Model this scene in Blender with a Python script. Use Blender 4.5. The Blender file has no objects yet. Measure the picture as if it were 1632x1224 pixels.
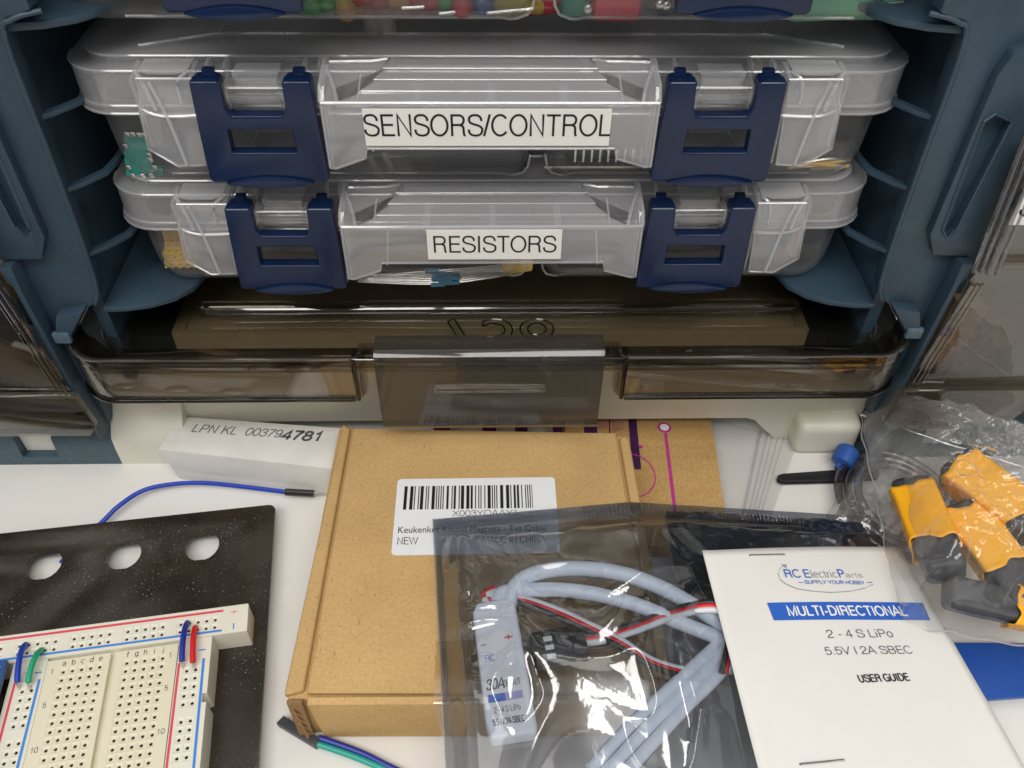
import bpy, bmesh, math, random
from mathutils import Vector, Matrix, noise
from mathutils.geometry import tessellate_polygon

random.seed(7)
K = 0.001                      # all modelling numbers below are millimetres
scene = bpy.context.scene
COL = scene.collection

# ------------------------------------------------------------------ camera
FPX, CX, CY = 1350.0, 816.0, 612.0
PITCH, YAW, ROLL, HCAM = math.radians(45.3), math.radians(1.8), math.radians(-0.9), 254.5
FW = Vector((math.sin(YAW) * math.cos(PITCH), math.cos(YAW) * math.cos(PITCH), -math.sin(PITCH)))
R0 = Vector((math.cos(YAW), -math.sin(YAW), 0))
U0 = R0.cross(FW)
RT = R0 * math.cos(ROLL) - U0 * math.sin(ROLL)
UP = U0 * math.cos(ROLL) + R0 * math.sin(ROLL)
EYE = Vector((0, 0, HCAM))
cam = bpy.data.cameras.new('camera')
cam.sensor_width = 36
cam.lens = 36 * FPX / 1632
cam.clip_start, cam.clip_end = 0.01, 50
camo = bpy.data.objects.new('camera', cam)
COL.objects.link(camo)
camo.matrix_world = Matrix(((RT.x, UP.x, -FW.x, 0), (RT.y, UP.y, -FW.y, 0), (RT.z, UP.z, -FW.z, HCAM * K), (0, 0, 0, 1)))
scene.camera = camo

# ------------------------------------------------------------------ light
w = bpy.data.worlds.new('World')
scene.world = w
w.use_nodes = True
nt = w.node_tree
nt.nodes.clear()
wo = nt.nodes.new('ShaderNodeOutputWorld')
bg = nt.nodes.new('ShaderNodeBackground')
tc = nt.nodes.new('ShaderNodeTexCoord')
sx = nt.nodes.new('ShaderNodeSeparateXYZ')
mr = nt.nodes.new('ShaderNodeMapRange')
mr.inputs['From Min'].default_value = -1
mr.inputs['From Max'].default_value = 1
cr = nt.nodes.new('ShaderNodeValToRGB')
cr.color_ramp.elements[0].position = 0.0
cr.color_ramp.elements[0].color = (0.10, 0.095, 0.09, 1)
cr.color_ramp.elements[1].position = 1.0
cr.color_ramp.elements[1].color = (0.85, 0.83, 0.78, 1)
for p_, c_ in ((0.47, (0.20, 0.195, 0.185)), (0.53, (0.64, 0.63, 0.61)), (0.70, (0.74, 0.735, 0.725)), (0.76, (0.80, 0.80, 0.79))):
    e_ = cr.color_ramp.elements.new(p_)
    e_.color = (*c_, 1)
bx_ = nt.nodes.new('ShaderNodeTexNoise')          # furniture-sized unevenness of the room that the glossy things mirror
bx_.inputs['Scale'].default_value = 2.2
bx_.inputs['Detail'].default_value = 1.0
rm = nt.nodes.new('ShaderNodeValToRGB')
rm.color_ramp.elements[0].position = 0.42
rm.color_ramp.elements[0].color = (0.45, 0.45, 0.45, 1)
rm.color_ramp.elements[1].position = 0.58
rm.color_ramp.elements[1].color = (1.1, 1.1, 1.1, 1)
mu = nt.nodes.new('ShaderNodeMix')
mu.data_type = 'RGBA'
mu.blend_type = 'MULTIPLY'
mu.inputs[0].default_value = 1
L = nt.links.new
L(tc.outputs['Generated'], sx.inputs[0]); L(sx.outputs['Z'], mr.inputs['Value']); L(mr.outputs[0], cr.inputs[0])
L(tc.outputs['Generated'], bx_.inputs['Vector']); L(bx_.outputs['Fac'], rm.inputs[0])
L(cr.outputs[0], mu.inputs[6]); L(rm.outputs[0], mu.inputs[7]); L(mu.outputs[2], bg.inputs['Color'])
bg.inputs['Strength'].default_value = 0.62
L(bg.outputs[0], wo.inputs[0])

def area(name, loc, size, power, target=(0, 180, 60), col=(1, 0.975, 0.94)):
    l = bpy.data.lights.new(name, 'AREA')
    l.shape = 'RECTANGLE'
    l.size, l.size_y = size
    l.energy = power
    l.color = col
    o = bpy.data.objects.new(name, l)
    COL.objects.link(o)
    o.location = Vector(loc) * K
    d = (Vector(target) - Vector(loc)).normalized()
    o.rotation_euler = d.to_track_quat('-Z', 'Y').to_euler()
    return o
# fluorescent ceiling panels of the room
area('ceiling_panel_light', (-150, 60, 1900), (1.2, 0.5), 2.5, (-150, 61, 0))
area('ceiling_panel_light', (350, -800, 1900), (1.2, 0.6), 17.5, (200, 0, 60))
area('ceiling_panel_light', (-800, -1000, 1900), (1.2, 0.6), 16.5, (-300, 0, 60))
area('ceiling_panel_light', (340, 950, 1900), (0.24, 1.1), 6, (340, 951, 0))
area('ceiling_panel_light', (700, 1900, 1900), (1.2, 0.4), 6, (650, 1700, 0))
scene.view_settings.view_transform = 'Standard'
scene.view_settings.look = 'None'
scene.view_settings.exposure = 0.05
scene.view_settings.gamma = 1
cy = scene.cycles
cy.max_bounces = 14
cy.transparent_max_bounces = 48
cy.diffuse_bounces = 4
cy.glossy_bounces = 4
cy.transmission_bounces = 8
cy.use_denoising = True
cy.caustics_reflective = False
cy.caustics_refractive = False
cy.sample_clamp_indirect = 4

# ------------------------------------------------------------------ pixel -> place
def ray(px, py):
    return FW + RT * ((px - CX) / FPX) - UP * ((py - CY) / FPX)
def onz(px, py, z=0.0):
    d = ray(px, py)
    return EYE + d * ((z - HCAM) / d.z)
def ony(px, py, y):
    d = ray(px, py)
    return EYE + d * (y / d.y)
def drape(px, py, base, dz=0.0):
    z = 20.0
    for _ in range(8):
        p = onz(px, py, z)
        z = base(p.x, p.y) + dz
    return onz(px, py, z)

# ------------------------------------------------------------------ materials
MATS = {}
def nodes(name):
    m = bpy.data.materials.new(name)
    m.use_nodes = True
    m.node_tree.nodes.clear()
    out = m.node_tree.nodes.new('ShaderNodeOutputMaterial')
    return m, m.node_tree, out
def N(nt, typ, **kw):
    n = nt.nodes.new('ShaderNode' + typ)
    for k, v in kw.items():
        n.inputs[k].default_value = v
    return n
def c4(c):
    return (c[0], c[1], c[2], 1)
def solid(name, col, rough=0.5, spec=0.5, metal=0.0, var=0.0, vscale=200, bump=0.0, bscale=600, col2=None, coat=0.0, sss=0.0):
    m, nt, out = nodes(name)
    b = N(nt, 'BsdfPrincipled')
    b.inputs['Roughness'].default_value = rough
    b.inputs['Specular IOR Level'].default_value = spec
    b.inputs['Metallic'].default_value = metal
    b.inputs['Coat Weight'].default_value = coat
    b.inputs['Base Color'].default_value = c4(col)
    if sss:
        b.inputs['Subsurface Weight'].default_value = sss
        b.inputs['Subsurface Radius'].default_value = (0.002, 0.002, 0.0015)
        b.inputs['Subsurface Scale'].default_value = 1.0
    t = N(nt, 'TexCoord')
    if var or col2:
        n = N(nt, 'TexNoise', Scale=vscale, Detail=5.0, Roughness=0.6)
        nt.links.new(t.outputs['Object'], n.inputs['Vector'])
        r = N(nt, 'ValToRGB')
        r.color_ramp.elements[0].position = 0.35
        r.color_ramp.elements[1].position = 0.65
        r.color_ramp.elements[0].color = c4([x * (1 - var) for x in (col2 or col)])
        r.color_ramp.elements[1].color = c4([min(1, x * (1 + var)) for x in col])
        nt.links.new(n.outputs['Fac'], r.inputs[0])
        nt.links.new(r.outputs[0], b.inputs['Base Color'])
    if bump:
        n2 = N(nt, 'TexNoise', Scale=bscale, Detail=3.0)
        nt.links.new(t.outputs['Object'], n2.inputs['Vector'])
        bp = N(nt, 'Bump', Strength=bump, Distance=0.0004)
        nt.links.new(n2.outputs['Fac'], bp.inputs['Height'])
        nt.links.new(bp.outputs[0], b.inputs['Normal'])
    nt.links.new(b.outputs[0], out.inputs[0])
    MATS[name] = m
    return m
def clear(name, tint, milk=0.0, milkcol=(0.8, 0.8, 0.8), rough=0.08, f0=0.045, edge=0.0, bump=0.0, bscale=80, bdist=0.001, gloss=(1, 1, 1), spots=None):
    """see-through plastic: tinted transmission, a milky share that scatters, a mirror coat that grows towards grazing"""
    m, nt, out = nodes(name)
    t = N(nt, 'TexCoord')
    tr = N(nt, 'BsdfTransparent', Color=c4(tint))
    di = N(nt, 'BsdfDiffuse', Color=c4(milkcol))
    tl = N(nt, 'BsdfTranslucent', Color=c4(milkcol))
    gl = N(nt, 'BsdfGlossy', Color=c4(gloss), Roughness=rough)
    md = N(nt, 'MixShader'); md.inputs[0].default_value = 0.4
    nt.links.new(di.outputs[0], md.inputs[1]); nt.links.new(tl.outputs[0], md.inputs[2])
    mm = N(nt, 'MixShader')
    nt.links.new(tr.outputs[0], mm.inputs[1]); nt.links.new(md.outputs[0], mm.inputs[2])
    lw = N(nt, 'LayerWeight', Blend=0.5)
    pw = N(nt, 'Math'); pw.operation = 'POWER'; pw.inputs[1].default_value = 4.0
    ml = N(nt, 'Math'); ml.operation = 'MULTIPLY_ADD'; ml.inputs[1].default_value = 0.85; ml.inputs[2].default_value = f0
    nt.links.new(lw.outputs['Facing'], pw.inputs[0]); nt.links.new(pw.outputs[0], ml.inputs[0])
    if milk or edge:
        me = N(nt, 'Math'); me.operation = 'MULTIPLY_ADD'; me.use_clamp = True
        me.inputs[1].default_value = edge; me.inputs[2].default_value = milk
        p2 = N(nt, 'Math'); p2.operation = 'POWER'; p2.inputs[1].default_value = 2.0
        nt.links.new(lw.outputs['Facing'], p2.inputs[0]); nt.links.new(p2.outputs[0], me.inputs[0])
        nt.links.new(me.outputs[0], mm.inputs[0])
    else:
        mm.inputs[0].default_value = 0.0
    mg = N(nt, 'MixShader')
    nt.links.new(ml.outputs[0], mg.inputs[0]); nt.links.new(mm.outputs[0], mg.inputs[1]); nt.links.new(gl.outputs[0], mg.inputs[2])
    if bump:
        n2 = N(nt, 'TexNoise', Scale=bscale, Detail=4.0, Distortion=0.6)
        nt.links.new(t.outputs['Object'], n2.inputs['Vector'])
        bp = N(nt, 'Bump', Strength=bump, Distance=bdist)
        nt.links.new(n2.outputs['Fac'], bp.inputs['Height'])
        for q in (gl, lw):
            nt.links.new(bp.outputs[0], q.inputs['Normal'])
    nt.links.new(mg.outputs[0], out.inputs[0])
    MATS[name] = m
    return m

def table_mat():
    m, nt, out = nodes('table_laminate')
    bs = N(nt, 'BsdfPrincipled', Roughness=0.42)
    bs.inputs['Specular IOR Level'].default_value = 0.4
    t = N(nt, 'TexCoord')
    col = None
    prev = (0.77, 0.755, 0.72, 1)
    for sc_, lo, hi, c_ in ((14.0, 0.50, 0.85, (0.70, 0.685, 0.65, 1)), (95.0, 0.66, 0.80, (0.66, 0.64, 0.60, 1)), (620.0, 0.765, 0.80, (0.30, 0.28, 0.25, 1))):
        n = N(nt, 'TexNoise', Scale=sc_, Detail=4.0, Roughness=0.6, Distortion=0.4)
        r = N(nt, 'ValToRGB')
        r.color_ramp.elements[0].position = lo; r.color_ramp.elements[0].color = (0, 0, 0, 1)
        r.color_ramp.elements[1].position = hi; r.color_ramp.elements[1].color = (1, 1, 1, 1)
        nt.links.new(t.outputs['Object'], n.inputs['Vector']); nt.links.new(n.outputs['Fac'], r.inputs[0])
        x = N(nt, 'Mix'); x.data_type = 'RGBA'; x.inputs[6].default_value = prev; x.inputs[7].default_value = c_
        if col: nt.links.new(col, x.inputs[6])
        nt.links.new(r.outputs[0], x.inputs[0]); col = x.outputs[2]
    nt.links.new(col, bs.inputs['Base Color'])
    nt.links.new(bs.outputs[0], out.inputs[0])
    MATS['table_laminate'] = m
table_mat()
solid('rack_plastic', (0.034, 0.064, 0.093), 0.40, 0.45, var=0.13, vscale=55, bump=0.3, bscale=1300)
solid('rack_skirt_lit', (0.040, 0.083, 0.110), 0.55, 0.8, var=0.18, vscale=400, bump=0.5, bscale=1500)  # rack plastic lightened to offset the bin's shadow on the skirt
solid('rack_plastic_pale', (0.08, 0.13, 0.165), 0.5, 0.5, var=0.25, vscale=500, bump=0.5, bscale=1600)
solid('rack_shaded', (0.012, 0.028, 0.042), 0.5, 0.4)  # rack plastic darkened for the shade beside the bin, under the lid
solid('latch_blue', (0.0035, 0.0135, 0.052), 0.24, 0.42, var=0.14, vscale=70, bump=0.10, bscale=1100)
solid('cream_plastic', (0.66, 0.64, 0.55), 0.38, 0.45, var=0.02, vscale=50, bump=0.03, bscale=300)
solid('cream_inside', (0.74, 0.715, 0.60), 0.5, 0.4, var=0.05, vscale=40)
clear('clear_plastic', (0.94, 0.94, 0.94), 0.032, (0.86, 0.86, 0.88), 0.10, 0.022, 0.20)
clear('frosted_plastic', (0.95, 0.95, 0.955), 0.22, (0.93, 0.93, 0.955), 0.11, 0.06, 0.35)
clear('lit_edge', (0.95, 0.95, 0.95), 0.30, (0.92, 0.92, 0.94), 0.10, 0.08, 0.3)  # milkier beads paint the bright lines that light scatters along edges
clear('clearer_plastic', (0.95, 0.95, 0.95), 0.06, (0.85, 0.85, 0.86), 0.07, 0.06, 0.25, bump=0.05, bscale=120)
clear('smoke_plastic', (0.67, 0.635, 0.565), 0.02, (0.25, 0.22, 0.18), 0.035, 0.10, 0.0, bump=0.10, bscale=30, bdist=0.0006)
clear('smoke_panel', (0.62, 0.56, 0.49), 0.02, (0.25, 0.22, 0.18), 0.04, 0.12, 0.0, bump=0.10, bscale=20, bdist=0.0012)
clear('shield_film_back', (0.60, 0.615, 0.65), 0.02, (0.4, 0.4, 0.4), 0.10, 0.10)
clear('shield_film', (0.72, 0.745, 0.79), 0.02, (0.5, 0.5, 0.5), 0.07, 0.12, 0.0, bump=0.16, bscale=45, bdist=0.0022)
clear('poly_film', (0.95, 0.95, 0.95), 0.095, (0.85, 0.85, 0.86), 0.07, 0.075, 0.40, bump=0.4, bscale=60, bdist=0.002)
clear('poly_film_clear', (0.97, 0.97, 0.97), 0.04, (0.85, 0.85, 0.86), 0.05, 0.05, 0.40, bump=0.35, bscale=60, bdist=0.002)
clear('zip_film', (0.90, 0.90, 0.90), 0.15, (0.85, 0.85, 0.86), 0.15, 0.05, 0.2, bump=0.15, bscale=60, bdist=0.001)
clear('clear_tube', (0.70, 0.70, 0.72), 0.05, (0.06, 0.06, 0.07), 0.05, 0.10, 1.3)
clear('smoke_rim', (0.40, 0.365, 0.31), 0.02, (0.2, 0.18, 0.15), 0.035, 0.09)
clear('smoke_tab', (0.50, 0.47, 0.425), 0.11, (0.36, 0.335, 0.30), 0.08, 0.05)
clear('smoke_lip', (0.70, 0.645, 0.56), 0.03, (0.5, 0.46, 0.40), 0.035, 0.12, bump=0.10, bscale=22, bdist=0.0008)
clear('smoke_dark', (0.22, 0.19, 0.15), 0.02, (0.1, 0.1, 0.1), 0.08, 0.06)
clear('packing_tape', (0.93, 0.88, 0.80), 0.0, (1, 1, 1), 0.06, 0.06, 0.0, bump=0.12, bscale=60, bdist=0.0008)
clear('led_red', (0.75, 0.05, 0.06), 0.55, (0.88, 0.06, 0.09), 0.12, 0.05)
clear('led_green', (0.1, 0.6, 0.2), 0.55, (0.07, 0.60, 0.16), 0.12, 0.05)
clear('led_yellow', (0.8, 0.7, 0.12), 0.5, (0.95, 0.82, 0.14), 0.12, 0.05)
clear('led_amber', (0.85, 0.5, 0.15), 0.5, (0.95, 0.58, 0.20), 0.12, 0.05)
clear('led_blue', (0.1, 0.2, 0.7), 0.6, (0.05, 0.13, 0.55), 0.12, 0.05)
clear('led_clear', (0.95, 0.95, 0.9), 0.12, (0.8, 0.8, 0.76), 0.06, 0.06, 0.5)
solid('teal_plastic', (0.01, 0.20, 0.15), 0.3, 0.5)
solid('red_plastic', (0.55, 0.02, 0.05), 0.3, 0.5)
solid('green_plastic', (0.09, 0.42, 0.24), 0.35, 0.5)
solid('metal', (0.72, 0.70, 0.66), 0.25, 0.5, metal=1.0)
solid('contact_tin', (0.75, 0.74, 0.70), 0.4, 0.5, metal=0.4)
solid('paper_label', (0.80, 0.785, 0.74), 0.6, 0.3, var=0.015, vscale=300)
solid('sticker', (0.78, 0.79, 0.80), 0.4, 0.4, var=0.015, vscale=120)
solid('white_card', (0.74, 0.73, 0.70), 0.55, 0.3, var=0.02, vscale=70, bump=0.12, bscale=500, col2=(0.69, 0.68, 0.65))
solid('leaflet_paper', (0.80, 0.785, 0.75), 0.55, 0.3, var=0.012, vscale=50, bump=0.06, bscale=60)
solid('ink', (0.012, 0.012, 0.014), 0.5, 0.3)
solid('ink_grey', (0.09, 0.09, 0.10), 0.5, 0.3)
solid('ink_pale', (0.30, 0.31, 0.33), 0.5, 0.3)
solid('ink_blue', (0.03, 0.13, 0.55), 0.5, 0.3)
solid('ink_lavender', (0.40, 0.38, 0.66), 0.5, 0.3)
solid('ink_red', (0.68, 0.03, 0.05), 0.5, 0.3)
solid('ink_white', (0.85, 0.85, 0.85), 0.5, 0.3)
solid('rail_red', (0.72, 0.07, 0.10), 0.45, 0.3)
solid('rail_blue', (0.05, 0.24, 0.68), 0.45, 0.3)
solid('ink_purple', (0.055, 0.012, 0.065), 0.6, 0.3, var=0.1, vscale=400)
solid('ink_magenta', (0.46, 0.035, 0.25), 0.6, 0.3, var=0.1, vscale=400)
solid('ink_peach', (0.42, 0.20, 0.13), 0.6, 0.3, var=0.15, vscale=500)
solid('board_plastic', (0.74, 0.69, 0.53), 0.42, 0.45, var=0.015, vscale=100, bump=0.03, bscale=500, sss=0.15)
solid('board_rail_plastic', (0.76, 0.73, 0.62), 0.42, 0.45, var=0.015, vscale=100, sss=0.15)
solid('hole_dark', (0.09, 0.068, 0.045), 0.5, 0.4)
solid('wire_blue', (0.012, 0.045, 0.42), 0.35, 0.5)
solid('wire_deep_blue', (0.015, 0.03, 0.30), 0.35, 0.5)
solid('wire_green', (0.01, 0.34, 0.17), 0.35, 0.5)
solid('wire_teal', (0.01, 0.33, 0.27), 0.35, 0.5)
solid('wire_red', (0.70, 0.012, 0.018), 0.35, 0.5)
solid('wire_white', (0.72, 0.74, 0.76), 0.4, 0.5)
solid('wire_black', (0.012, 0.012, 0.013), 0.35, 0.5)
solid('wire_grey_blue', (0.78, 0.84, 0.92), 0.42, 0.5)
solid('black_plastic', (0.016, 0.016, 0.018), 0.35, 0.5)
solid('dark_grey_plastic', (0.05, 0.05, 0.055), 0.4, 0.5, var=0.1, vscale=200)
solid('module_blue', (0.02, 0.08, 0.26), 0.35, 0.5)
solid('teal_board', (0.02, 0.30, 0.25), 0.35, 0.5, var=0.05, vscale=300)
solid('resistor_blue', (0.05, 0.22, 0.36), 0.35, 0.5)
solid('tape_yellow', (0.80, 0.53, 0.16), 0.5, 0.4, var=0.08, vscale=300)
solid('tape_bright', (0.88, 0.56, 0.04), 0.5, 0.4)
solid('sleeve_wrap', (0.82, 0.84, 0.88), 0.3, 0.5, bump=0.05, bscale=100)
solid('blue_card', (0.012, 0.075, 0.36), 0.4, 0.5, var=0.03, vscale=80)
solid('cap_blue', (0.025, 0.10, 0.38), 0.45, 0.4)
solid('cap_orange', (0.93, 0.43, 0.008), 0.38, 0.5, var=0.05, vscale=80, bump=0.05, bscale=200)
solid('foam_grey', (0.036, 0.038, 0.045), 0.5, 0.5, var=0.25, vscale=200, bump=0.25, bscale=500)
solid('bin_brown', (0.10, 0.055, 0.035), 0.5, 0.4, var=0.3, vscale=30)
solid('bin_tan', (0.36, 0.24, 0.13), 0.5, 0.4, var=0.2, vscale=40)

def kraft(name, a, b, fibre, corr=0.0):
    m, nt, out = nodes(name)
    bs = N(nt, 'BsdfPrincipled', Roughness=0.85)
    bs.inputs['Specular IOR Level'].default_value = 0.15
    t = N(nt, 'TexCoord')
    n1 = N(nt, 'TexNoise', Scale=1100.0, Detail=6.0, Roughness=0.75)
    r1 = N(nt, 'ValToRGB')
    r1.color_ramp.elements[0].position = 0.33; r1.color_ramp.elements[0].color = c4(a)
    r1.color_ramp.elements[1].position = 0.62; r1.color_ramp.elements[1].color = c4(b)
    nt.links.new(t.outputs['Object'], n1.inputs['Vector']); nt.links.new(n1.outputs['Fac'], r1.inputs[0])
    # dark and light fibres: stretched, warped noise
    mp = N(nt, 'Mapping'); mp.inputs['Scale'].default_value = (900, 260, 500); mp.inputs['Rotation'].default_value = (0.3, 0.2, 0.7)
    n2 = N(nt, 'TexNoise', Scale=1.0, Detail=2.0, Distortion=2.5)
    nt.links.new(t.outputs['Object'], mp.inputs['Vector']); nt.links.new(mp.outputs[0], n2.inputs['Vector'])
    r2 = N(nt, 'ValToRGB')
    r2.color_ramp.elements[0].position = 0.685; r2.color_ramp.elements[0].color = (1, 1, 1, 1)
    r2.color_ramp.elements[1].position = 0.74; r2.color_ramp.elements[1].color = c4(fibre)
    nt.links.new(n2.outputs['Fac'], r2.inputs[0])
    mx = N(nt, 'Mix'); mx.data_type = 'RGBA'; mx.blend_type = 'MULTIPLY'; mx.inputs[0].default_value = 1
    nt.links.new(r1.outputs[0], mx.inputs[6]); nt.links.new(r2.outputs[0], mx.inputs[7])
    n3 = N(nt, 'TexNoise', Scale=38.0, Detail=3.0)
    r3 = N(nt, 'ValToRGB')
    r3.color_ramp.elements[0].position = 0.3; r3.color_ramp.elements[0].color = (0.90, 0.89, 0.87, 1)
    r3.color_ramp.elements[1].position = 0.7; r3.color_ramp.elements[1].color = (1.06, 1.06, 1.06, 1)
    nt.links.new(t.outputs['Object'], n3.inputs['Vector']); nt.links.new(n3.outputs['Fac'], r3.inputs[0])
    m2 = N(nt, 'Mix'); m2.data_type = 'RGBA'; m2.blend_type = 'MULTIPLY'; m2.inputs[0].default_value = 1
    nt.links.new(mx.outputs[2], m2.inputs[6]); nt.links.new(r3.outputs[0], m2.inputs[7])
    nt.links.new(m2.outputs[2], bs.inputs['Base Color'])
    bp = N(nt, 'Bump', Strength=0.25, Distance=0.0002)
    nt.links.new(n1.outputs['Fac'], bp.inputs['Height'])
    if corr:
        wv = N(nt, 'TexWave', Scale=corr, Distortion=1.0); wv.bands_direction = 'Y'
        nt.links.new(t.outputs['Object'], wv.inputs['Vector'])
        b2 = N(nt, 'Bump', Strength=0.2, Distance=0.0004)
        nt.links.new(wv.outputs['Fac'], b2.inputs['Height']); nt.links.new(bp.outputs[0], b2.inputs['Normal'])
        nt.links.new(b2.outputs[0], bs.inputs['Normal'])
    else:
        nt.links.new(bp.outputs[0], bs.inputs['Normal'])
    nt.links.new(bs.outputs[0], out.inputs[0])
    MATS[name] = m
kraft('kraft', (0.49, 0.312, 0.128), (0.605, 0.398, 0.178), (0.50, 0.42, 0.34))
kraft('kraft_brown', (0.40, 0.24, 0.085), (0.56, 0.36, 0.15), (0.62, 0.55, 0.48), corr=60)
kraft('kraft_inside', (0.22, 0.13, 0.06), (0.34, 0.21, 0.10), (0.6, 0.5, 0.4))

def plate_mat():
    m, nt, out = nodes('plate_paint')
    bs = N(nt, 'BsdfPrincipled', Roughness=0.30)
    t = N(nt, 'TexCoord')
    def layer(scale, lo, hi, det=2.0):
        n = N(nt, 'TexNoise', Scale=scale, Detail=det, Roughness=0.6)
        r = N(nt, 'ValToRGB')
        r.color_ramp.elements[0].position = lo; r.color_ramp.elements[0].color = (0, 0, 0, 1)
        r.color_ramp.elements[1].position = hi; r.color_ramp.elements[1].color = (1, 1, 1, 1)
        nt.links.new(t.outputs['Object'], n.inputs['Vector']); nt.links.new(n.outputs['Fac'], r.inputs[0])
        return r
    dust = layer(1300.0, 0.66, 0.78, 1.0)
    smear = layer(30.0, 0.40, 0.85, 3.0)
    fine = layer(2200.0, 0.60, 0.85, 2.0)
    a1 = N(nt, 'Mix'); a1.data_type = 'RGBA'; a1.inputs[6].default_value = (0.018, 0.0135, 0.0088, 1); a1.inputs[7].default_value = (0.046, 0.036, 0.025, 1)
    nt.links.new(smear.outputs[0], a1.inputs[0])
    a2 = N(nt, 'Mix'); a2.data_type = 'RGBA'; a2.inputs[7].default_value = (0.085, 0.078, 0.066, 1)
    nt.links.new(fine.outputs[0], a2.inputs[0]); nt.links.new(a1.outputs[2], a2.inputs[6])
    a3 = N(nt, 'Mix'); a3.data_type = 'RGBA'; a3.inputs[7].default_value = (0.42, 0.40, 0.36, 1)
    patch = layer(22.0, 0.42, 0.62, 3.0)
    pm = N(nt, 'Math'); pm.operation = 'MULTIPLY'
    nt.links.new(dust.outputs[0], pm.inputs[0]); nt.links.new(patch.outputs[0], pm.inputs[1])
    nt.links.new(pm.outputs[0], a3.inputs[0]); nt.links.new(a2.outputs[2], a3.inputs[6])
    nt.links.new(a3.outputs[2], bs.inputs['Base Color'])
    mrr = N(nt, 'MapRange'); mrr.inputs['To Min'].default_value = 0.20; mrr.inputs['To Max'].default_value = 0.36
    nt.links.new(smear.outputs[0], mrr.inputs['Value']); nt.links.new(mrr.outputs[0], bs.inputs['Roughness'])
    nt.links.new(bs.outputs[0], out.inputs[0])
    MATS['plate_paint'] = m
plate_mat()

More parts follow.
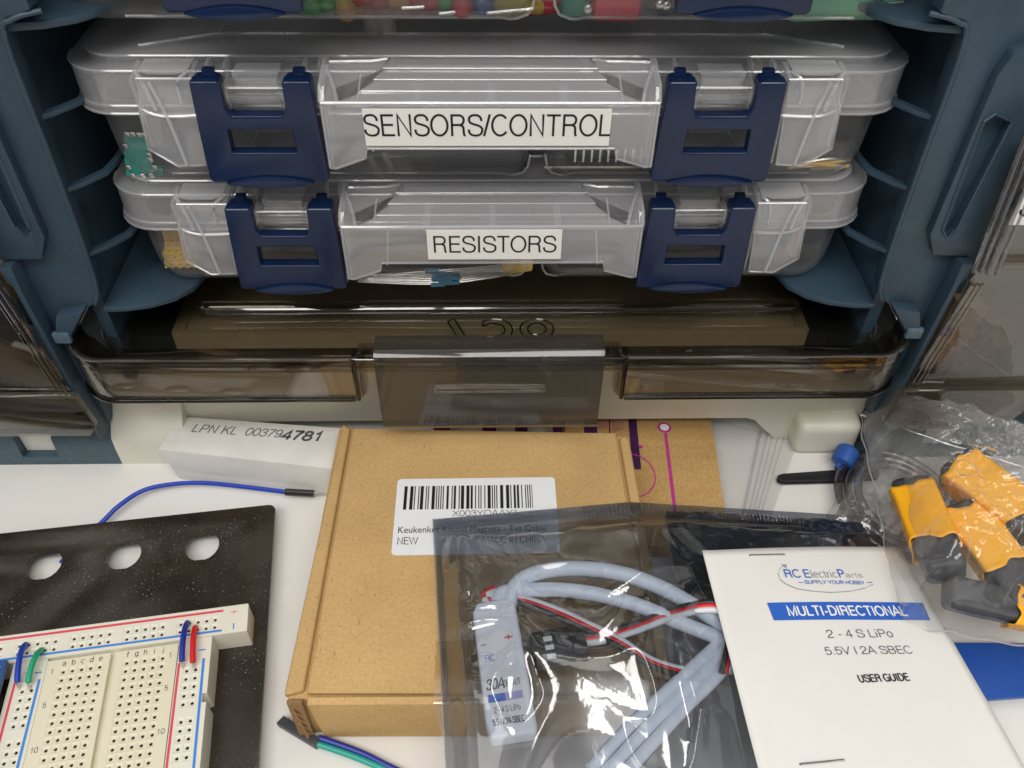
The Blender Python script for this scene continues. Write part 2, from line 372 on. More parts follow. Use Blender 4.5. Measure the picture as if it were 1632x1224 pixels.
# ------------------------------------------------------------------ mesh builder (millimetres)
ORG = {}
def V(*a):
    return Vector(a[0]) if len(a) == 1 else Vector(a)
class B:
    def __init__(s):
        s.bm = bmesh.new()
        s.mats = []
        s.mi = 0
    def m(s, name):
        if name not in s.mats:
            s.mats.append(name)
        s.mi = s.mats.index(name)
        return s
    def face(s, pts):
        try:
            f = s.bm.faces.new([s.bm.verts.new(p) for p in pts])
            f.material_index = s.mi
            return f
        except ValueError:
            return None
    def mesh(s, vs, fs):
        bv = [s.bm.verts.new(v) for v in vs]
        for f in fs:
            try:
                q = s.bm.faces.new([bv[i] for i in f])
                q.material_index = s.mi
            except ValueError:
                pass
    def box(s, x0, x1, y0, y1, z0, z1, M=None, bevel=0.0, seg=2):
        t = bmesh.new()
        vs = [t.verts.new((x, y, z)) for x in (x0, x1) for y in (y0, y1) for z in (z0, z1)]
        for f in ((0, 1, 3, 2), (4, 6, 7, 5), (0, 4, 5, 1), (2, 3, 7, 6), (0, 2, 6, 4), (1, 5, 7, 3)):
            t.faces.new([vs[i] for i in f])
        s.take(t, M, bevel, seg)
    def take(s, t, M=None, bevel=0.0, seg=2, ang=0.6):
        if bevel:
            bmesh.ops.recalc_face_normals(t, faces=t.faces)
            es = [e for e in t.edges if len(e.link_faces) == 2 and e.calc_face_angle(0) > ang]
            bmesh.ops.bevel(t, geom=es, offset=bevel, segments=seg, profile=0.6, affect='EDGES', clamp_overlap=True)
        bmesh.ops.recalc_face_normals(t, faces=t.faces)
        mp = {}
        for v in t.verts:
            mp[v] = s.bm.verts.new(M @ v.co if M else v.co)
        for f in t.faces:
            try:
                q = s.bm.faces.new([mp[v] for v in f.verts])
                q.material_index = s.mi
            except ValueError:
                pass
        t.free()
    def prism(s, poly, axis, a, b, holes=(), M=None, bevel=0.0, seg=2):
        """outline (2-D) extruded along an axis: 'y' takes (x,z), 'z' takes (x,y), 'x' takes (y,z)"""
        def P(q, h):
            return {'y': (q[0], h, q[1]), 'z': (q[0], q[1], h), 'x': (h, q[0], q[1])}[axis]
        t = bmesh.new()
        if not holes:
            va = [t.verts.new(P(q, a)) for q in poly]
            vb = [t.verts.new(P(q, b)) for q in poly]
            t.faces.new(va)
            t.faces.new(vb[::-1])
            n = len(poly)
            for i in range(n):
                t.faces.new((va[i], vb[i], vb[(i + 1) % n], va[(i + 1) % n]))
        else:
            loops = [list(poly)] + [list(h) for h in holes]
            tri = tessellate_polygon([[Vector((q[0], q[1], 0)) for q in l] for l in loops])
            flat = [q for l in loops for q in l]
            va = [t.verts.new(P(q, a)) for q in flat]
            vb = [t.verts.new(P(q, b)) for q in flat]
            for f in tri:
                t.faces.new([va[i] for i in f])
                t.faces.new([vb[i] for i in f][::-1])
            o = 0
            for l in loops:
                n = len(l)
                for i in range(n):
                    j = (i + 1) % n
                    t.faces.new((va[o + i], vb[o + i], vb[o + j], va[o + j]))
                o += n
            bmesh.ops.recalc_face_normals(t, faces=t.faces)
            bmesh.ops.dissolve_limit(t, angle_limit=0.01, verts=t.verts, edges=t.edges)
        s.take(t, M, bevel, seg)
    def tube(s, pts, r, seg=10, sub=6, closed=False, r2=None):
        pts = [V(p) for p in pts]
        P = spline(pts, sub) if sub > 1 else pts
        n = len(P)
        ring = []
        up = Vector((0.13, 0.2, 0.97))
        for i, p in enumerate(P):
            d = (P[min(i + 1, n - 1)] - P[max(i - 1, 0)]).normalized()
            a = d.cross(up)
            if a.length < 0.05:
                a = d.cross(Vector((1, 0, 0)))
            a.normalize()
            b = a.cross(d)
            rr = r if r2 is None else r + (r2 - r) * i / (n - 1)
            ring.append([s.bm.verts.new(p + (a * math.cos(2 * math.pi * k / seg) + b * math.sin(2 * math.pi * k / seg)) * rr) for k in range(seg)])
        for i in range(n - 1):
            for k in range(seg):
                q = s.bm.faces.new((ring[i][k], ring[i][(k + 1) % seg], ring[i + 1][(k + 1) % seg], ring[i + 1][k]))
                q.material_index = s.mi
        for rg in (ring[0][::-1], ring[-1]):
            q = s.bm.faces.new(rg)
            q.material_index = s.mi
    def loft(s, loops, cap0=True, cap1=True):
        rs = [[s.bm.verts.new(p) for p in l] for l in loops]
        n = len(loops[0])
        fs = []
        for a, b in zip(rs, rs[1:]):
            for k in range(n):
                fs.append(s.bm.faces.new((a[k], a[(k + 1) % n], b[(k + 1) % n], b[k])))
        if cap0:
            fs.append(s.bm.faces.new(rs[0][::-1]))
        if cap1:
            fs.append(s.bm.faces.new(rs[-1]))
        for f in fs:
            f.material_index = s.mi
    def grid(s, fn, nu, nv):
        g = [[s.bm.verts.new(fn(i / nu, j / nv)) for i in range(nu + 1)] for j in range(nv + 1)]
        for j in range(nv):
            for i in range(nu):
                q = s.bm.faces.new((g[j][i], g[j][i + 1], g[j + 1][i + 1], g[j + 1][i]))
                q.material_index = s.mi
    def done(s, name, mat=None, parent=None, smooth=True, origin=None, solidify=0.0, weld=False, ang=35, offset=-1):
        if weld:
            bmesh.ops.remove_doubles(s.bm, verts=s.bm.verts, dist=0.001)
        if parent is not None:
            org = ORG[parent]
        elif origin is not None:
            org = V(origin)
        else:
            cs = [v.co for v in s.bm.verts]
            lo = Vector([min(c[i] for c in cs) for i in range(3)])
            hi = Vector([max(c[i] for c in cs) for i in range(3)])
            org = Vector(((lo.x + hi.x) / 2, (lo.y + hi.y) / 2, lo.z))
        for v in s.bm.verts:
            v.co = (v.co - org) * K
        me = bpy.data.meshes.new(name)
        s.bm.to_mesh(me)
        s.bm.free()
        for n in (s.mats or [mat]):
            me.materials.append(MATS[n])
        if smooth:
            for p in me.polygons:
                p.use_smooth = True
            me.set_sharp_from_angle(angle=math.radians(ang))
        o = bpy.data.objects.new(name, me)
        COL.objects.link(o)
        if parent is not None:
            o.parent = parent
        else:
            o.location = org * K
        ORG[o] = org
        if solidify:
            md = o.modifiers.new('thickness', 'SOLIDIFY')
            md.thickness = solidify * K
            md.offset = offset
        return o
def spline(P, sub):
    out = []
    n = len(P)
    for i in range(n - 1):
        a, b, c, d = P[max(i - 1, 0)], P[i], P[i + 1], P[min(i + 2, n - 1)]
        for k in range(sub):
            t = k / sub
            out.append(0.5 * ((2 * b) + (c - a) * t + (2 * a - 5 * b + 4 * c - d) * t * t + (3 * b - a - 3 * c + d) * t ** 3))
    out.append(P[-1].copy())
    return out
def tag(o, label, cat, group=None, kind=None):
    if label: o['label'] = label
    if cat: o['category'] = cat
    if group: o['group'] = group
    if kind: o['kind'] = kind
    return o
def thing(name, loc, label, cat, group=None):
    o = bpy.data.objects.new(name, None)
    o.empty_display_size = 0.01
    COL.objects.link(o)
    o.location = V(loc) * K
    ORG[o] = V(loc)
    return tag(o, label, cat, group)
def copy_tree(o, parent=None):
    c = o.copy()
    COL.objects.link(c)
    if parent is not None:
        c.parent = parent
    ORG[c] = ORG[o].copy()
    for ch in list(o.children):
        copy_tree(ch, c)
    return c
def move(root, loc, rot=None, scale=None):
    root.location = V(loc) * K
    if rot is not None: root.rotation_euler = rot
    if scale is not None: root.scale = (scale,) * 3
    d = V(loc)
    def setorg(o):
        ORG[o] = d
        for ch in o.children: setorg(ch)
    setorg(root)
    return root
def rrect(x0, x1, y0, y1, r, n=6):
    out = []
    for cx, cyy, a0 in ((x1 - r, y1 - r, 0), (x0 + r, y1 - r, 90), (x0 + r, y0 + r, 180), (x1 - r, y0 + r, 270)):
        for k in range(n + 1):
            a = math.radians(a0 + 90 * k / n)
            out.append((cx + r * math.cos(a), cyy + r * math.sin(a)))
    return out
def arc_(cx, cy, rx, ry, a0, a1, n=14):
    return [(cx + rx * math.cos(math.radians(a0 + (a1 - a0) * i / n)), cy + ry * math.sin(math.radians(a0 + (a1 - a0) * i / n))) for i in range(n + 1)]
def sp_(*pts):
    return [(p.x, p.y) for p in spline([Vector((x, y, 0)) for x, y in pts], 5)]
# plain grotesque capitals as strokes (cap height 1): advance width, strokes
GLY = {
 ' ': (0.36, []), '/': (0.36, [[(0.03, 0), (0.33, 1.0)]]), '-': (0.45, [[(0.08, 0.36), (0.37, 0.36)]]), '.': (0.3, [[(0.15, 0), (0.15, 0.11)]]), '|': (0.3, [[(0.15, -0.05), (0.15, 1.0)]]),
 '+': (0.72, [[(0.36, 0.06), (0.36, 0.70)], [(0.04, 0.38), (0.68, 0.38)]]),
 'S': (0.84, [sp_((0.74, 0.70), (0.70, 0.85), (0.57, 0.95), (0.42, 0.965), (0.25, 0.94), (0.14, 0.85), (0.12, 0.73), (0.18, 0.62), (0.33, 0.56), (0.52, 0.51), (0.67, 0.45), (0.765, 0.36), (0.775, 0.25), (0.72, 0.12), (0.58, 0.045), (0.42, 0.03), (0.25, 0.06), (0.13, 0.16), (0.10, 0.31))]),
 'E': (0.80, [[(0.73, 0.955), (0.145, 0.955), (0.145, 0.045), (0.75, 0.045)], [(0.145, 0.52), (0.69, 0.52)]]),
 'N': (0.90, [[(0.14, 0), (0.14, 0.97), (0.76, 0.03), (0.76, 1)]]),
 'O': (0.98, [arc_(0.49, 0.5, 0.41, 0.47, 90, 450, 36)]),
 'R': (0.90, [[(0.145, 0), (0.145, 0.955), (0.50, 0.955)] + arc_(0.53, 0.735, 0.22, 0.22, 90, -90, 12) + [(0.145, 0.515)], sp_((0.55, 0.51), (0.68, 0.46), (0.725, 0.36), (0.735, 0.20), (0.75, 0.08), (0.80, 0.0))]),
 'C': (0.93, [arc_(0.49, 0.5, 0.40, 0.47, 42, 322, 30)]),
 'T': (0.78, [[(0.04, 0.955), (0.74, 0.955)], [(0.39, 0.91), (0.39, 0)]]),
 'L': (0.70, [[(0.14, 1), (0.14, 0.045), (0.66, 0.045)]]), 'I': (0.36, [[(0.18, 0), (0.18, 1)]]),
 'P': (0.84, [[(0.145, 0), (0.145, 0.955), (0.50, 0.955)] + arc_(0.52, 0.71, 0.24, 0.245, 90, -90, 12) + [(0.145, 0.465)]]),
 'K': (0.88, [[(0.145, 0), (0.145, 1)], [(0.78, 1), (0.16, 0.40)], [(0.38, 0.60), (0.82, 0)]]),
 'A': (0.86, [[(0.04, 0), (0.43, 0.99), (0.82, 0)], [(0.20, 0.33), (0.66, 0.33)]]), 'V': (0.84, [[(0.04, 1), (0.42, 0.02), (0.80, 1)]]),
 'M': (1.04, [[(0.14, 0), (0.14, 0.98), (0.52, 0.06), (0.90, 0.98), (0.90, 0)]]), 'U': (0.90, [[(0.14, 1), (0.14, 0.33)] + arc_(0.45, 0.33, 0.31, 0.30, 180, 360, 14) + [(0.76, 1)]]),
 'D': (0.92, [[(0.42, 0.045), (0.145, 0.045), (0.145, 0.955), (0.42, 0.955)] + arc_(0.42, 0.5, 0.40, 0.455, 90, -90, 18)]),
 'G': (0.98, [arc_(0.49, 0.5, 0.40, 0.47, 45, 325, 30), [(0.53, 0.47), (0.86, 0.47), (0.86, 0)]]),
 'B': (0.86, [[(0.50, 0.52), (0.145, 0.52), (0.145, 0.955), (0.48, 0.955)] + arc_(0.49, 0.74, 0.215, 0.215, 90, -90, 10), [(0.145, 0.52), (0.145, 0.045), (0.52, 0.045)] + arc_(0.52, 0.285, 0.245, 0.24, -90, 90, 10)]),
 'Y': (0.86, [[(0.04, 1), (0.43, 0.42), (0.82, 1)], [(0.43, 0.45), (0.43, 0)]]), 'H': (0.90, [[(0.14, 0), (0.14, 1)], [(0.76, 0), (0.76, 1)], [(0.14, 0.52), (0.76, 0.52)]]), 'X': (0.84, [[(0.05, 1), (0.79, 0)], [(0.79, 1), (0.05, 0)]]), 'W': (1.2, [[(0.03, 1), (0.32, 0.03), (0.60, 0.97), (0.88, 0.03), (1.17, 1)]]), 'F': (0.74, [[(0.70, 0.955), (0.145, 0.955), (0.145, 0)], [(0.145, 0.51), (0.62, 0.51)]]),
 '0': (0.70, [arc_(0.35, 0.49, 0.28, 0.46, 90, 450, 28)]), '1': (0.70, [[(0.14, 0.72), (0.32, 0.80), (0.40, 0.97), (0.40, 0)]]),
 '2': (0.70, [sp_((0.08, 0.65), (0.12, 0.84), (0.24, 0.93), (0.38, 0.945), (0.54, 0.89), (0.61, 0.74), (0.57, 0.58), (0.42, 0.43), (0.22, 0.29), (0.09, 0.12), (0.07, 0.045)) + [(0.63, 0.045)]]),
 '3': (0.70, [sp_((0.09, 0.69), (0.14, 0.87), (0.30, 0.95), (0.45, 0.93), (0.57, 0.84), (0.57, 0.67), (0.46, 0.56), (0.30, 0.53)), sp_((0.30, 0.53), (0.48, 0.50), (0.61, 0.40), (0.62, 0.24), (0.52, 0.09), (0.34, 0.03), (0.16, 0.08), (0.07, 0.27))]),
 '4': (0.70, [[(0.48, 0), (0.48, 0.93), (0.06, 0.29), (0.66, 0.29)]]), '5': (0.70, [[(0.58, 0.93), (0.18, 0.93), (0.11, 0.47)] + sp_((0.11, 0.47), (0.24, 0.58), (0.40, 0.60), (0.56, 0.51), (0.62, 0.33), (0.56, 0.14), (0.40, 0.04), (0.22, 0.05), (0.07, 0.22))]),
 '7': (0.70, [[(0.06, 0.93), (0.63, 0.93)] + sp_((0.63, 0.93), (0.45, 0.66), (0.32, 0.34), (0.25, 0.0))]), '8': (0.70, [arc_(0.35, 0.735, 0.215, 0.205, -90, 270, 20), arc_(0.35, 0.28, 0.26, 0.25, 90, 450, 22)]),
 '9': (0.70, [arc_(0.35, 0.65, 0.26, 0.295, 0, 360, 22), sp_((0.61, 0.65), (0.61, 0.40), (0.54, 0.14), (0.36, 0.035), (0.18, 0.07), (0.10, 0.22))]),
 '6': (0.70, [arc_(0.35, 0.31, 0.26, 0.28, 0, 360, 22), sp_((0.09, 0.31), (0.09, 0.56), (0.18, 0.84), (0.36, 0.95), (0.52, 0.90), (0.60, 0.75))]),
 'a': (0.72, [sp_((0.10, 0.54), (0.16, 0.66), (0.32, 0.70), (0.50, 0.66), (0.55, 0.54), (0.55, 0.12), (0.62, 0.02)), sp_((0.55, 0.42), (0.36, 0.39), (0.17, 0.34), (0.09, 0.21), (0.14, 0.07), (0.28, 0.03), (0.46, 0.10), (0.55, 0.24))]),
 'b': (0.72, [[(0.13, 0), (0.13, 1)], arc_(0.37, 0.36, 0.24, 0.33, 0, 360, 20)]), 'c': (0.66, [arc_(0.36, 0.36, 0.26, 0.33, 45, 315, 18)]), 'd': (0.72, [[(0.59, 0), (0.59, 1)], arc_(0.35, 0.36, 0.24, 0.33, 0, 360, 20)]),
 'e': (0.70, [[(0.10, 0.36), (0.61, 0.36)] + arc_(0.35, 0.36, 0.26, 0.33, 0, 310, 20)]), 'f': (0.40, [[(0.20, 0), (0.20, 0.82)] + arc_(0.32, 0.82, 0.12, 0.13, 180, 80, 6), [(0.05, 0.66), (0.37, 0.66)]]),
 'g': (0.72, [arc_(0.35, 0.36, 0.24, 0.33, 0, 360, 20), [(0.59, 0.68), (0.59, 0.0)] + arc_(0.35, -0.02, 0.24, 0.20, 0, -150, 10)]), 'h': (0.70, [[(0.13, 0), (0.13, 1)], [(0.13, 0.42)] + arc_(0.35, 0.45, 0.22, 0.24, 170, 0, 10) + [(0.57, 0)]]),
 'i': (0.30, [[(0.15, 0), (0.15, 0.68)], [(0.15, 0.87), (0.15, 1.0)]]), 'j': (0.30, [[(0.17, 0.68), (0.17, -0.10)] + arc_(0.06, -0.10, 0.11, 0.11, 0, -90, 5), [(0.17, 0.87), (0.17, 1.0)]]),
 'l': (0.30, [[(0.15, 0), (0.15, 1)]]), 'o': (0.72, [arc_(0.36, 0.36, 0.27, 0.33, 0, 360, 22)]), 'r': (0.42, [[(0.12, 0), (0.12, 0.70)], [(0.12, 0.42)] + arc_(0.36, 0.42, 0.24, 0.25, 170, 90, 6)]),
 's': (0.62, [sp_((0.52, 0.53), (0.46, 0.65), (0.30, 0.695), (0.15, 0.65), (0.10, 0.53), (0.18, 0.43), (0.34, 0.37), (0.49, 0.30), (0.54, 0.18), (0.46, 0.06), (0.30, 0.03), (0.14, 0.08), (0.08, 0.20))]),
 't': (0.40, [[(0.18, 0.90), (0.18, 0.12), (0.24, 0.04), (0.36, 0.04)], [(0.04, 0.67), (0.35, 0.67)]]),
}
def text(b, s, origin, xd, yd, width=None, height=None, bold=0.0, align=0.0, shear=0.0, stroke=0.095):
    """flat lettering drawn as strokes: total width and cap height in mm"""
    if any(c not in GLY for c in s):
        return print_text(b, s, origin, xd, yd, width, height)
    st = stroke + 2.2 * bold
    tot = sum(GLY[c][0] for c in s)
    hs = height if height else (width / tot)
    xs_ = (width / (tot - 0.14)) if width else hs
    O, xd, yd = V(origin), V(xd).normalized(), V(yd).normalized()
    nz = xd.cross(yd)
    W = (tot - 0.14) * xs_
    x0 = -0.07
    k = 0
    for c in s:
        for ln in GLY[c][1]:
            n = len(ln)
            P = [Vector(((x0 + p[0]) * xs_ + shear * p[1] * hs, p[1] * hs)) for p in ln]
            hw = st * hs / 2
            closed = (P[0] - P[-1]).length < 1e-6
            L_, R_ = [], []
            for i in range(n):
                if closed:
                    d0 = (P[i] - P[i - 1 if i else n - 2]); d1 = (P[i + 1 if i < n - 1 else 1] - P[i])
                else:
                    d0 = P[i] - P[max(i - 1, 0)]; d1 = P[min(i + 1, n - 1)] - P[i]
                if d0.length < 1e-9: d0 = d1
                if d1.length < 1e-9: d1 = d0
                n0 = Vector((-d0.y, d0.x)).normalized(); n1 = Vector((-d1.y, d1.x)).normalized()
                m_ = (n0 + n1)
                m_ = m_.normalized() if m_.length > 1e-6 else n0
                m_ = m_ * min(hw / max(m_.dot(n1), 0.3), hw * 2.2)
                L_.append(P[i] + m_); R_.append(P[i] - m_)
            lift = nz * (0.004 * (k % 3)); k += 1
            Q = lambda p: O + xd * (p.x - align * W) + yd * p.y + lift
            b.mesh([Q(p) for p in L_] + [Q(p) for p in R_], [(n + i, n + i + 1, i + 1, i) for i in range(n - 1)])
        x0 += GLY[c][0]
def print_text(b, s, origin, xd, yd, width, height):
    cu = bpy.data.curves.new('t', 'FONT')
    cu.body = s; cu.resolution_u = 3
    o = bpy.data.objects.new('t', cu); COL.objects.link(o)
    me = bpy.data.meshes.new_from_object(o.evaluated_get(bpy.context.evaluated_depsgraph_get()))
    bpy.data.objects.remove(o); bpy.data.curves.remove(cu)
    xs = [v.co.x for v in me.vertices]; x0 = min(xs)
    kx, ky = width / (max(xs) - x0), height / 0.70
    O, xd, yd = V(origin), V(xd).normalized(), V(yd).normalized()
    b.mesh([O + xd * ((v.co.x - x0) * kx) + yd * (v.co.y * ky) for v in me.vertices], [list(p.vertices) for p in me.polygons])
    bpy.data.meshes.remove(me)
def outline_text(b, s, origin, xd, yd, width, r):
    """raised outline of figures (moulded into plastic)"""
    cu = bpy.data.curves.new('t', 'FONT')
    cu.body = s; cu.fill_mode = 'NONE'; cu.resolution_u = 4
    cu.offset = 0.02
    o = bpy.data.objects.new('t', cu); COL.objects.link(o)
    dg = bpy.context.evaluated_depsgraph_get()
    me = bpy.data.meshes.new_from_object(o.evaluated_get(dg))
    bpy.data.objects.remove(o); bpy.data.curves.remove(cu)
    xs = [v.co.x for v in me.vertices]; k = width / (max(xs) - min(xs)); x0 = min(xs)
    O, xd, yd = V(origin), V(xd), V(yd)
    pos = [O + xd * ((v.co.x - x0) * k) + yd * (v.co.y * k) for v in me.vertices]
    for e_ in me.edges:
        b.tube([pos[e_.vertices[0]], pos[e_.vertices[1]]], r, 5, 1)
    bpy.data.meshes.remove(me)
def frame2(p_tl, p_tr, p_bl):
    """local frame of a flat thing seen from above: origin top left, x to the right, y up the sheet, n towards the viewer"""
    xd = (p_tr - p_tl); Wd = xd.length; xd = xd / Wd
    yd = (p_tl - p_bl); yd = yd - xd * yd.dot(xd); Hd = yd.length; yd = yd / Hd
    return p_tl, xd, yd, xd.cross(yd), Wd, Hd
def fmat(O, xd, yd, n):
    return Matrix(((xd.x, yd.x, n.x, O.x), (xd.y, yd.y, n.y, O.y), (xd.z, yd.z, n.z, O.z), (0, 0, 0, 1)))
def ridge(p, f):
    return 1 - 2 * abs(noise.noise(p * f))

# ================================================================== SETTING
b = B()
b.box(-900, 900, -300, 1200, -25, 0)
tag(b.done('table_top', 'table_laminate', smooth=False), 'white laminate table top under everything', 'table', kind='structure')

# ================================================================== STORAGE RACK
rack = thing('storage_rack', (0, 290, 0), 'dark teal plastic storage rack frame with ribbed side walls', 'storage rack')
# inner cabin: side walls, back, unseen roof
for s in (-1, 1):
    b = B()
    b.box(min(s * 127, s * 131), max(s * 127, s * 131), 216, 372, 40, 232)
    b.done('inner_wall', 'rack_plastic', rack, smooth=False)
b = B(); b.box(-131, 131, 372, 376, 2, 232); b.done('back_panel', 'rack_plastic', rack, smooth=False)
b = B(); b.box(-150, 150, 208, 376, 232, 240); b.done('unseen_roof', 'rack_plastic', rack, smooth=False)  # roof out of view, added so light doesn't leak into the cabin
ZL = 76.0
for s in (-1, 1):
    # front post with the opening's rounded bottom corner and inner lip
    b = B()
    X = lambda v: s * v
    poly = [(X(121.2), 164.5), (X(123.9), 97), (X(125.6), 82), (X(128.5), 77.5), (X(139), 69), (X(141.5), 20), (X(147.5), 20), (X(147), 60), (X(147), 98), (X(148.5), 164.5), (X(148.5), 232), (X(112), 232), (X(112), 170.5), (X(119), 168.5)]
    b.prism(poly, 'y', 212, 219, bevel=0.9)
    post = b.done('post', 'rack_plastic', rack)
    # thin bright lip round the opening
    b = B()
    b.tube([(X(110), 213.5, 170.0), (X(117.5), 212.2, 168.3), (X(121.0), 212, 163), (X(122.2), 212, 130), (X(123.6), 212, 98), (X(125.0), 212, 84), (X(127.5), 212, 78)], 0.75, 8, 5)
    b.done('opening_lip', 'rack_plastic', post)
    # raised outer panel with the long finger recess
    b = B()
    pan = [(X(131.2), 156), (X(131.8), 106), (X(135.5), 98.5), (X(147.8), 98), (X(148.0), 165), (X(140), 166), (X(133), 162)]
    if s > 0:
        slot = [(132.9, 143), (135.0, 145.5), (140.8, 143), (138.9, 108), (137.0, 105.5), (134.8, 108)]
    else:
        slot = [(-132.9, 162), (-140.8, 162), (-138.9, 110), (-137, 107), (-134.8, 109.5)]
    b.prism(pan, 'y', 208.6, 212.4, holes=[slot], bevel=0.7)
    b.done('raised_panel', 'rack_plastic', post)
    b = B()
    b.tube([(q[0], 208.6, q[1]) for q in slot + slot[:1]], 0.55, 6, 1)
    b.done('recess_rim', 'rack_plastic', post)
    # lower ledge step with a paler nub
    b = B()
    b.prism([(X(130), 78), (X(139.0), 76.5), (X(143.2), 66), (X(138.6), 66)], 'y', 207.5, 212.5, bevel=0.6)
    b.done('step', 'rack_plastic', post)
    b = B()
    b.box(min(X(137.2), X(142.8)), max(X(137.2), X(142.8)), 206.6, 208.4, 65.5, 69.8, bevel=0.7)
    b.done('pale_nub', 'rack_plastic_pale', post)
    # outer thin flange beside the smoked bins
    b = B()
    b.prism([(X(143.8), 97.5), (X(147.6), 97.5), (X(147.6), 92), (X(146.2), 90), (X(145.4), 52), (X(143.6), 20), (X(141.8), 20), (X(143.4), 52), (X(144.2), 88)], 'y', 205.5, 212.5, bevel=0.5)
    b.done('flange', 'rack_plastic', post)
    # shelf rails: curved ledges along the side wall
    for z in (96.2, 118.6, 141.0):
        b = B()
        pl = [(X(125.4), 213.6), (X(119.5), 218.6), (X(114.6), 224.6), (X(113.2), 232), (X(113.2), 371), (X(115.2), 371), (X(115.2), 233), (X(116.4), 226.4), (X(121), 220.6), (X(127), 215.6)]
        b.prism(pl, 'z', z - 1.6, z, bevel=0.4)
        b.done('shelf_rail', 'rack_plastic', rack)
    for z, d in ((75.4, 0), (166.8, -3)):
        b = B()
        pl = [(X(126.6), 213.2), (X(120), 213.4), (X(112), 215.0), (X(105), 218.4), (X(100), 223.5), (X(97), 232), (X(96), 250), (X(96), 371), (X(127), 371)]
        b.prism(pl, 'z', z - 2.2, z, bevel=0.7)
        b.done('shelf_ledge', 'rack_plastic', rack)
    # base skirt with a carrying slot
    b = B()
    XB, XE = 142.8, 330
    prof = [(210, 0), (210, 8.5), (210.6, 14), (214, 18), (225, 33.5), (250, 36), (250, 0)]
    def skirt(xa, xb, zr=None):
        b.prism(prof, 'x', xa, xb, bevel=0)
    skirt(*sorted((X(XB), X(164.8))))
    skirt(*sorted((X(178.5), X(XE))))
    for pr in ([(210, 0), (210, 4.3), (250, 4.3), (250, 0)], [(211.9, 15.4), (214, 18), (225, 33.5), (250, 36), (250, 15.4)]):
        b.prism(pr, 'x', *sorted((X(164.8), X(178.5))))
    base = b.done('base_skirt', 'rack_skirt_lit', rack, weld=True)
    b = B()
    b.box(min(X(165), X(178.3)), max(X(165), X(178.3)), 213.5, 216, 4.4, 15.3)
    b.done('slot_backing', 'table_laminate', base, smooth=False)
    # outer shell of the wing behind the smoked bins
    b = B()
    b.box(min(X(149), X(330)), max(X(149), X(330)), 252, 256, 30, 240)
    b.done('wing_back', 'rack_plastic', rack, smooth=False)

# cream bottom bin with its smoked lid
bin_ = thing('bottom_bin', (0, 290, 0), 'cream plastic bottom bin under a clear smoked lid', 'storage bin')
b = B()
arch = [(-110, 57.5), (-111, 46), (-143, 46), (-142.4, 14), (-118, 14), (-112, 12.8), (98, 12.8), (101.5, 11.5), (105, 7.5), (109, 3.5), (112, 0.2), (142.4, 0.2), (143, 46), (111, 46), (110, 57.5)]
b.prism(arch, 'y', 219.5, 222.5, bevel=0.5)
b.box(-112, -108, 222.5, 366, 14, 56); b.box(108, 112, 222.5, 366, 14, 56)
b.box(-108, 108, 362, 366, 14, 46)
b.done('bin_body', 'cream_plastic', bin_, smooth=True)
b = B(); b.box(-107.9, 107.9, 222.6, 362, 53, 55); b.done('bin_floor', 'cream_inside', bin_, smooth=False)  # floor raised under the lid and lightened so it reads lit
for s in (-1, 1):
    b = B(); b.box(min(s * 112.2, s * 126.8), max(s * 112.2, s * 126.8), 223, 371, 30, 54); b.done('side_shade_block', 'rack_shaded', bin_, smooth=False)  # dark blocks put in for the shaded gap beside the bin
b = B()
b.prism([(-142.7, 0.1), (-142.4, 9), (-141.2, 14.5), (-139, 17.5), (-128, 34), (-118, 34), (-118, 0.1)], 'y', 211, 219.6, bevel=0)
t = b
t2 = B()
prof = [(210, 0.1), (210, 8.5), (210.6, 14), (214, 18), (219.6, 26), (219.6, 0.1)]
t2.prism(prof, 'x', -142.6, -116)
b.bm.free()
t2.done('front_skirt', 'cream_plastic', bin_, weld=True)
b = B()
b.box(116.5, 141, 211, 226, 0.1, 17.0, bevel=4.5, seg=5)
b.done('foot', 'cream_plastic', bin_)

# smoked lid: rim, front lip in two lengths, floor, raised step, snap tab
b = B()
R = 14.0
def arcpts(s):
    out = []
    for k in range(9):
        a = math.radians(90 * k / 8)
        out.append((s * (140.8 - R + R * math.cos(a)), 200 + R - R * math.sin(a)))
    return out            # from the side to the front
outer = [(-122, 300), (-122, 236), (-140.8, 219 + 12)] + arcpts(-1) + arcpts(1)[::-1] + [(140.8, 219 + 12), (122, 236), (122, 300)]
b.prism(outer, 'z', 58.0, 60.0, bevel=0.3)
rim_in = [(-131, 228)] + [(-131 + 12 - 12 * math.cos(math.radians(90 * k / 6)), 206 + 12 - 12 * math.sin(math.radians(90 * k / 6))) for k in range(7)]
rim_in = rim_in + [(-x, y) for x, y in rim_in[::-1]]
rim_out = [(-140.8, 228)] + arcpts(-1) + arcpts(1)[::-1] + [(140.8, 228)]
lidm = b.done('lid', 'smoke_plastic', bin_)
b = B()
b.prism(rim_out + rim_in[::-1], 'z', 60.05, 64, bevel=0.6, seg=3)
b.done('rim', 'smoke_rim', lidm)
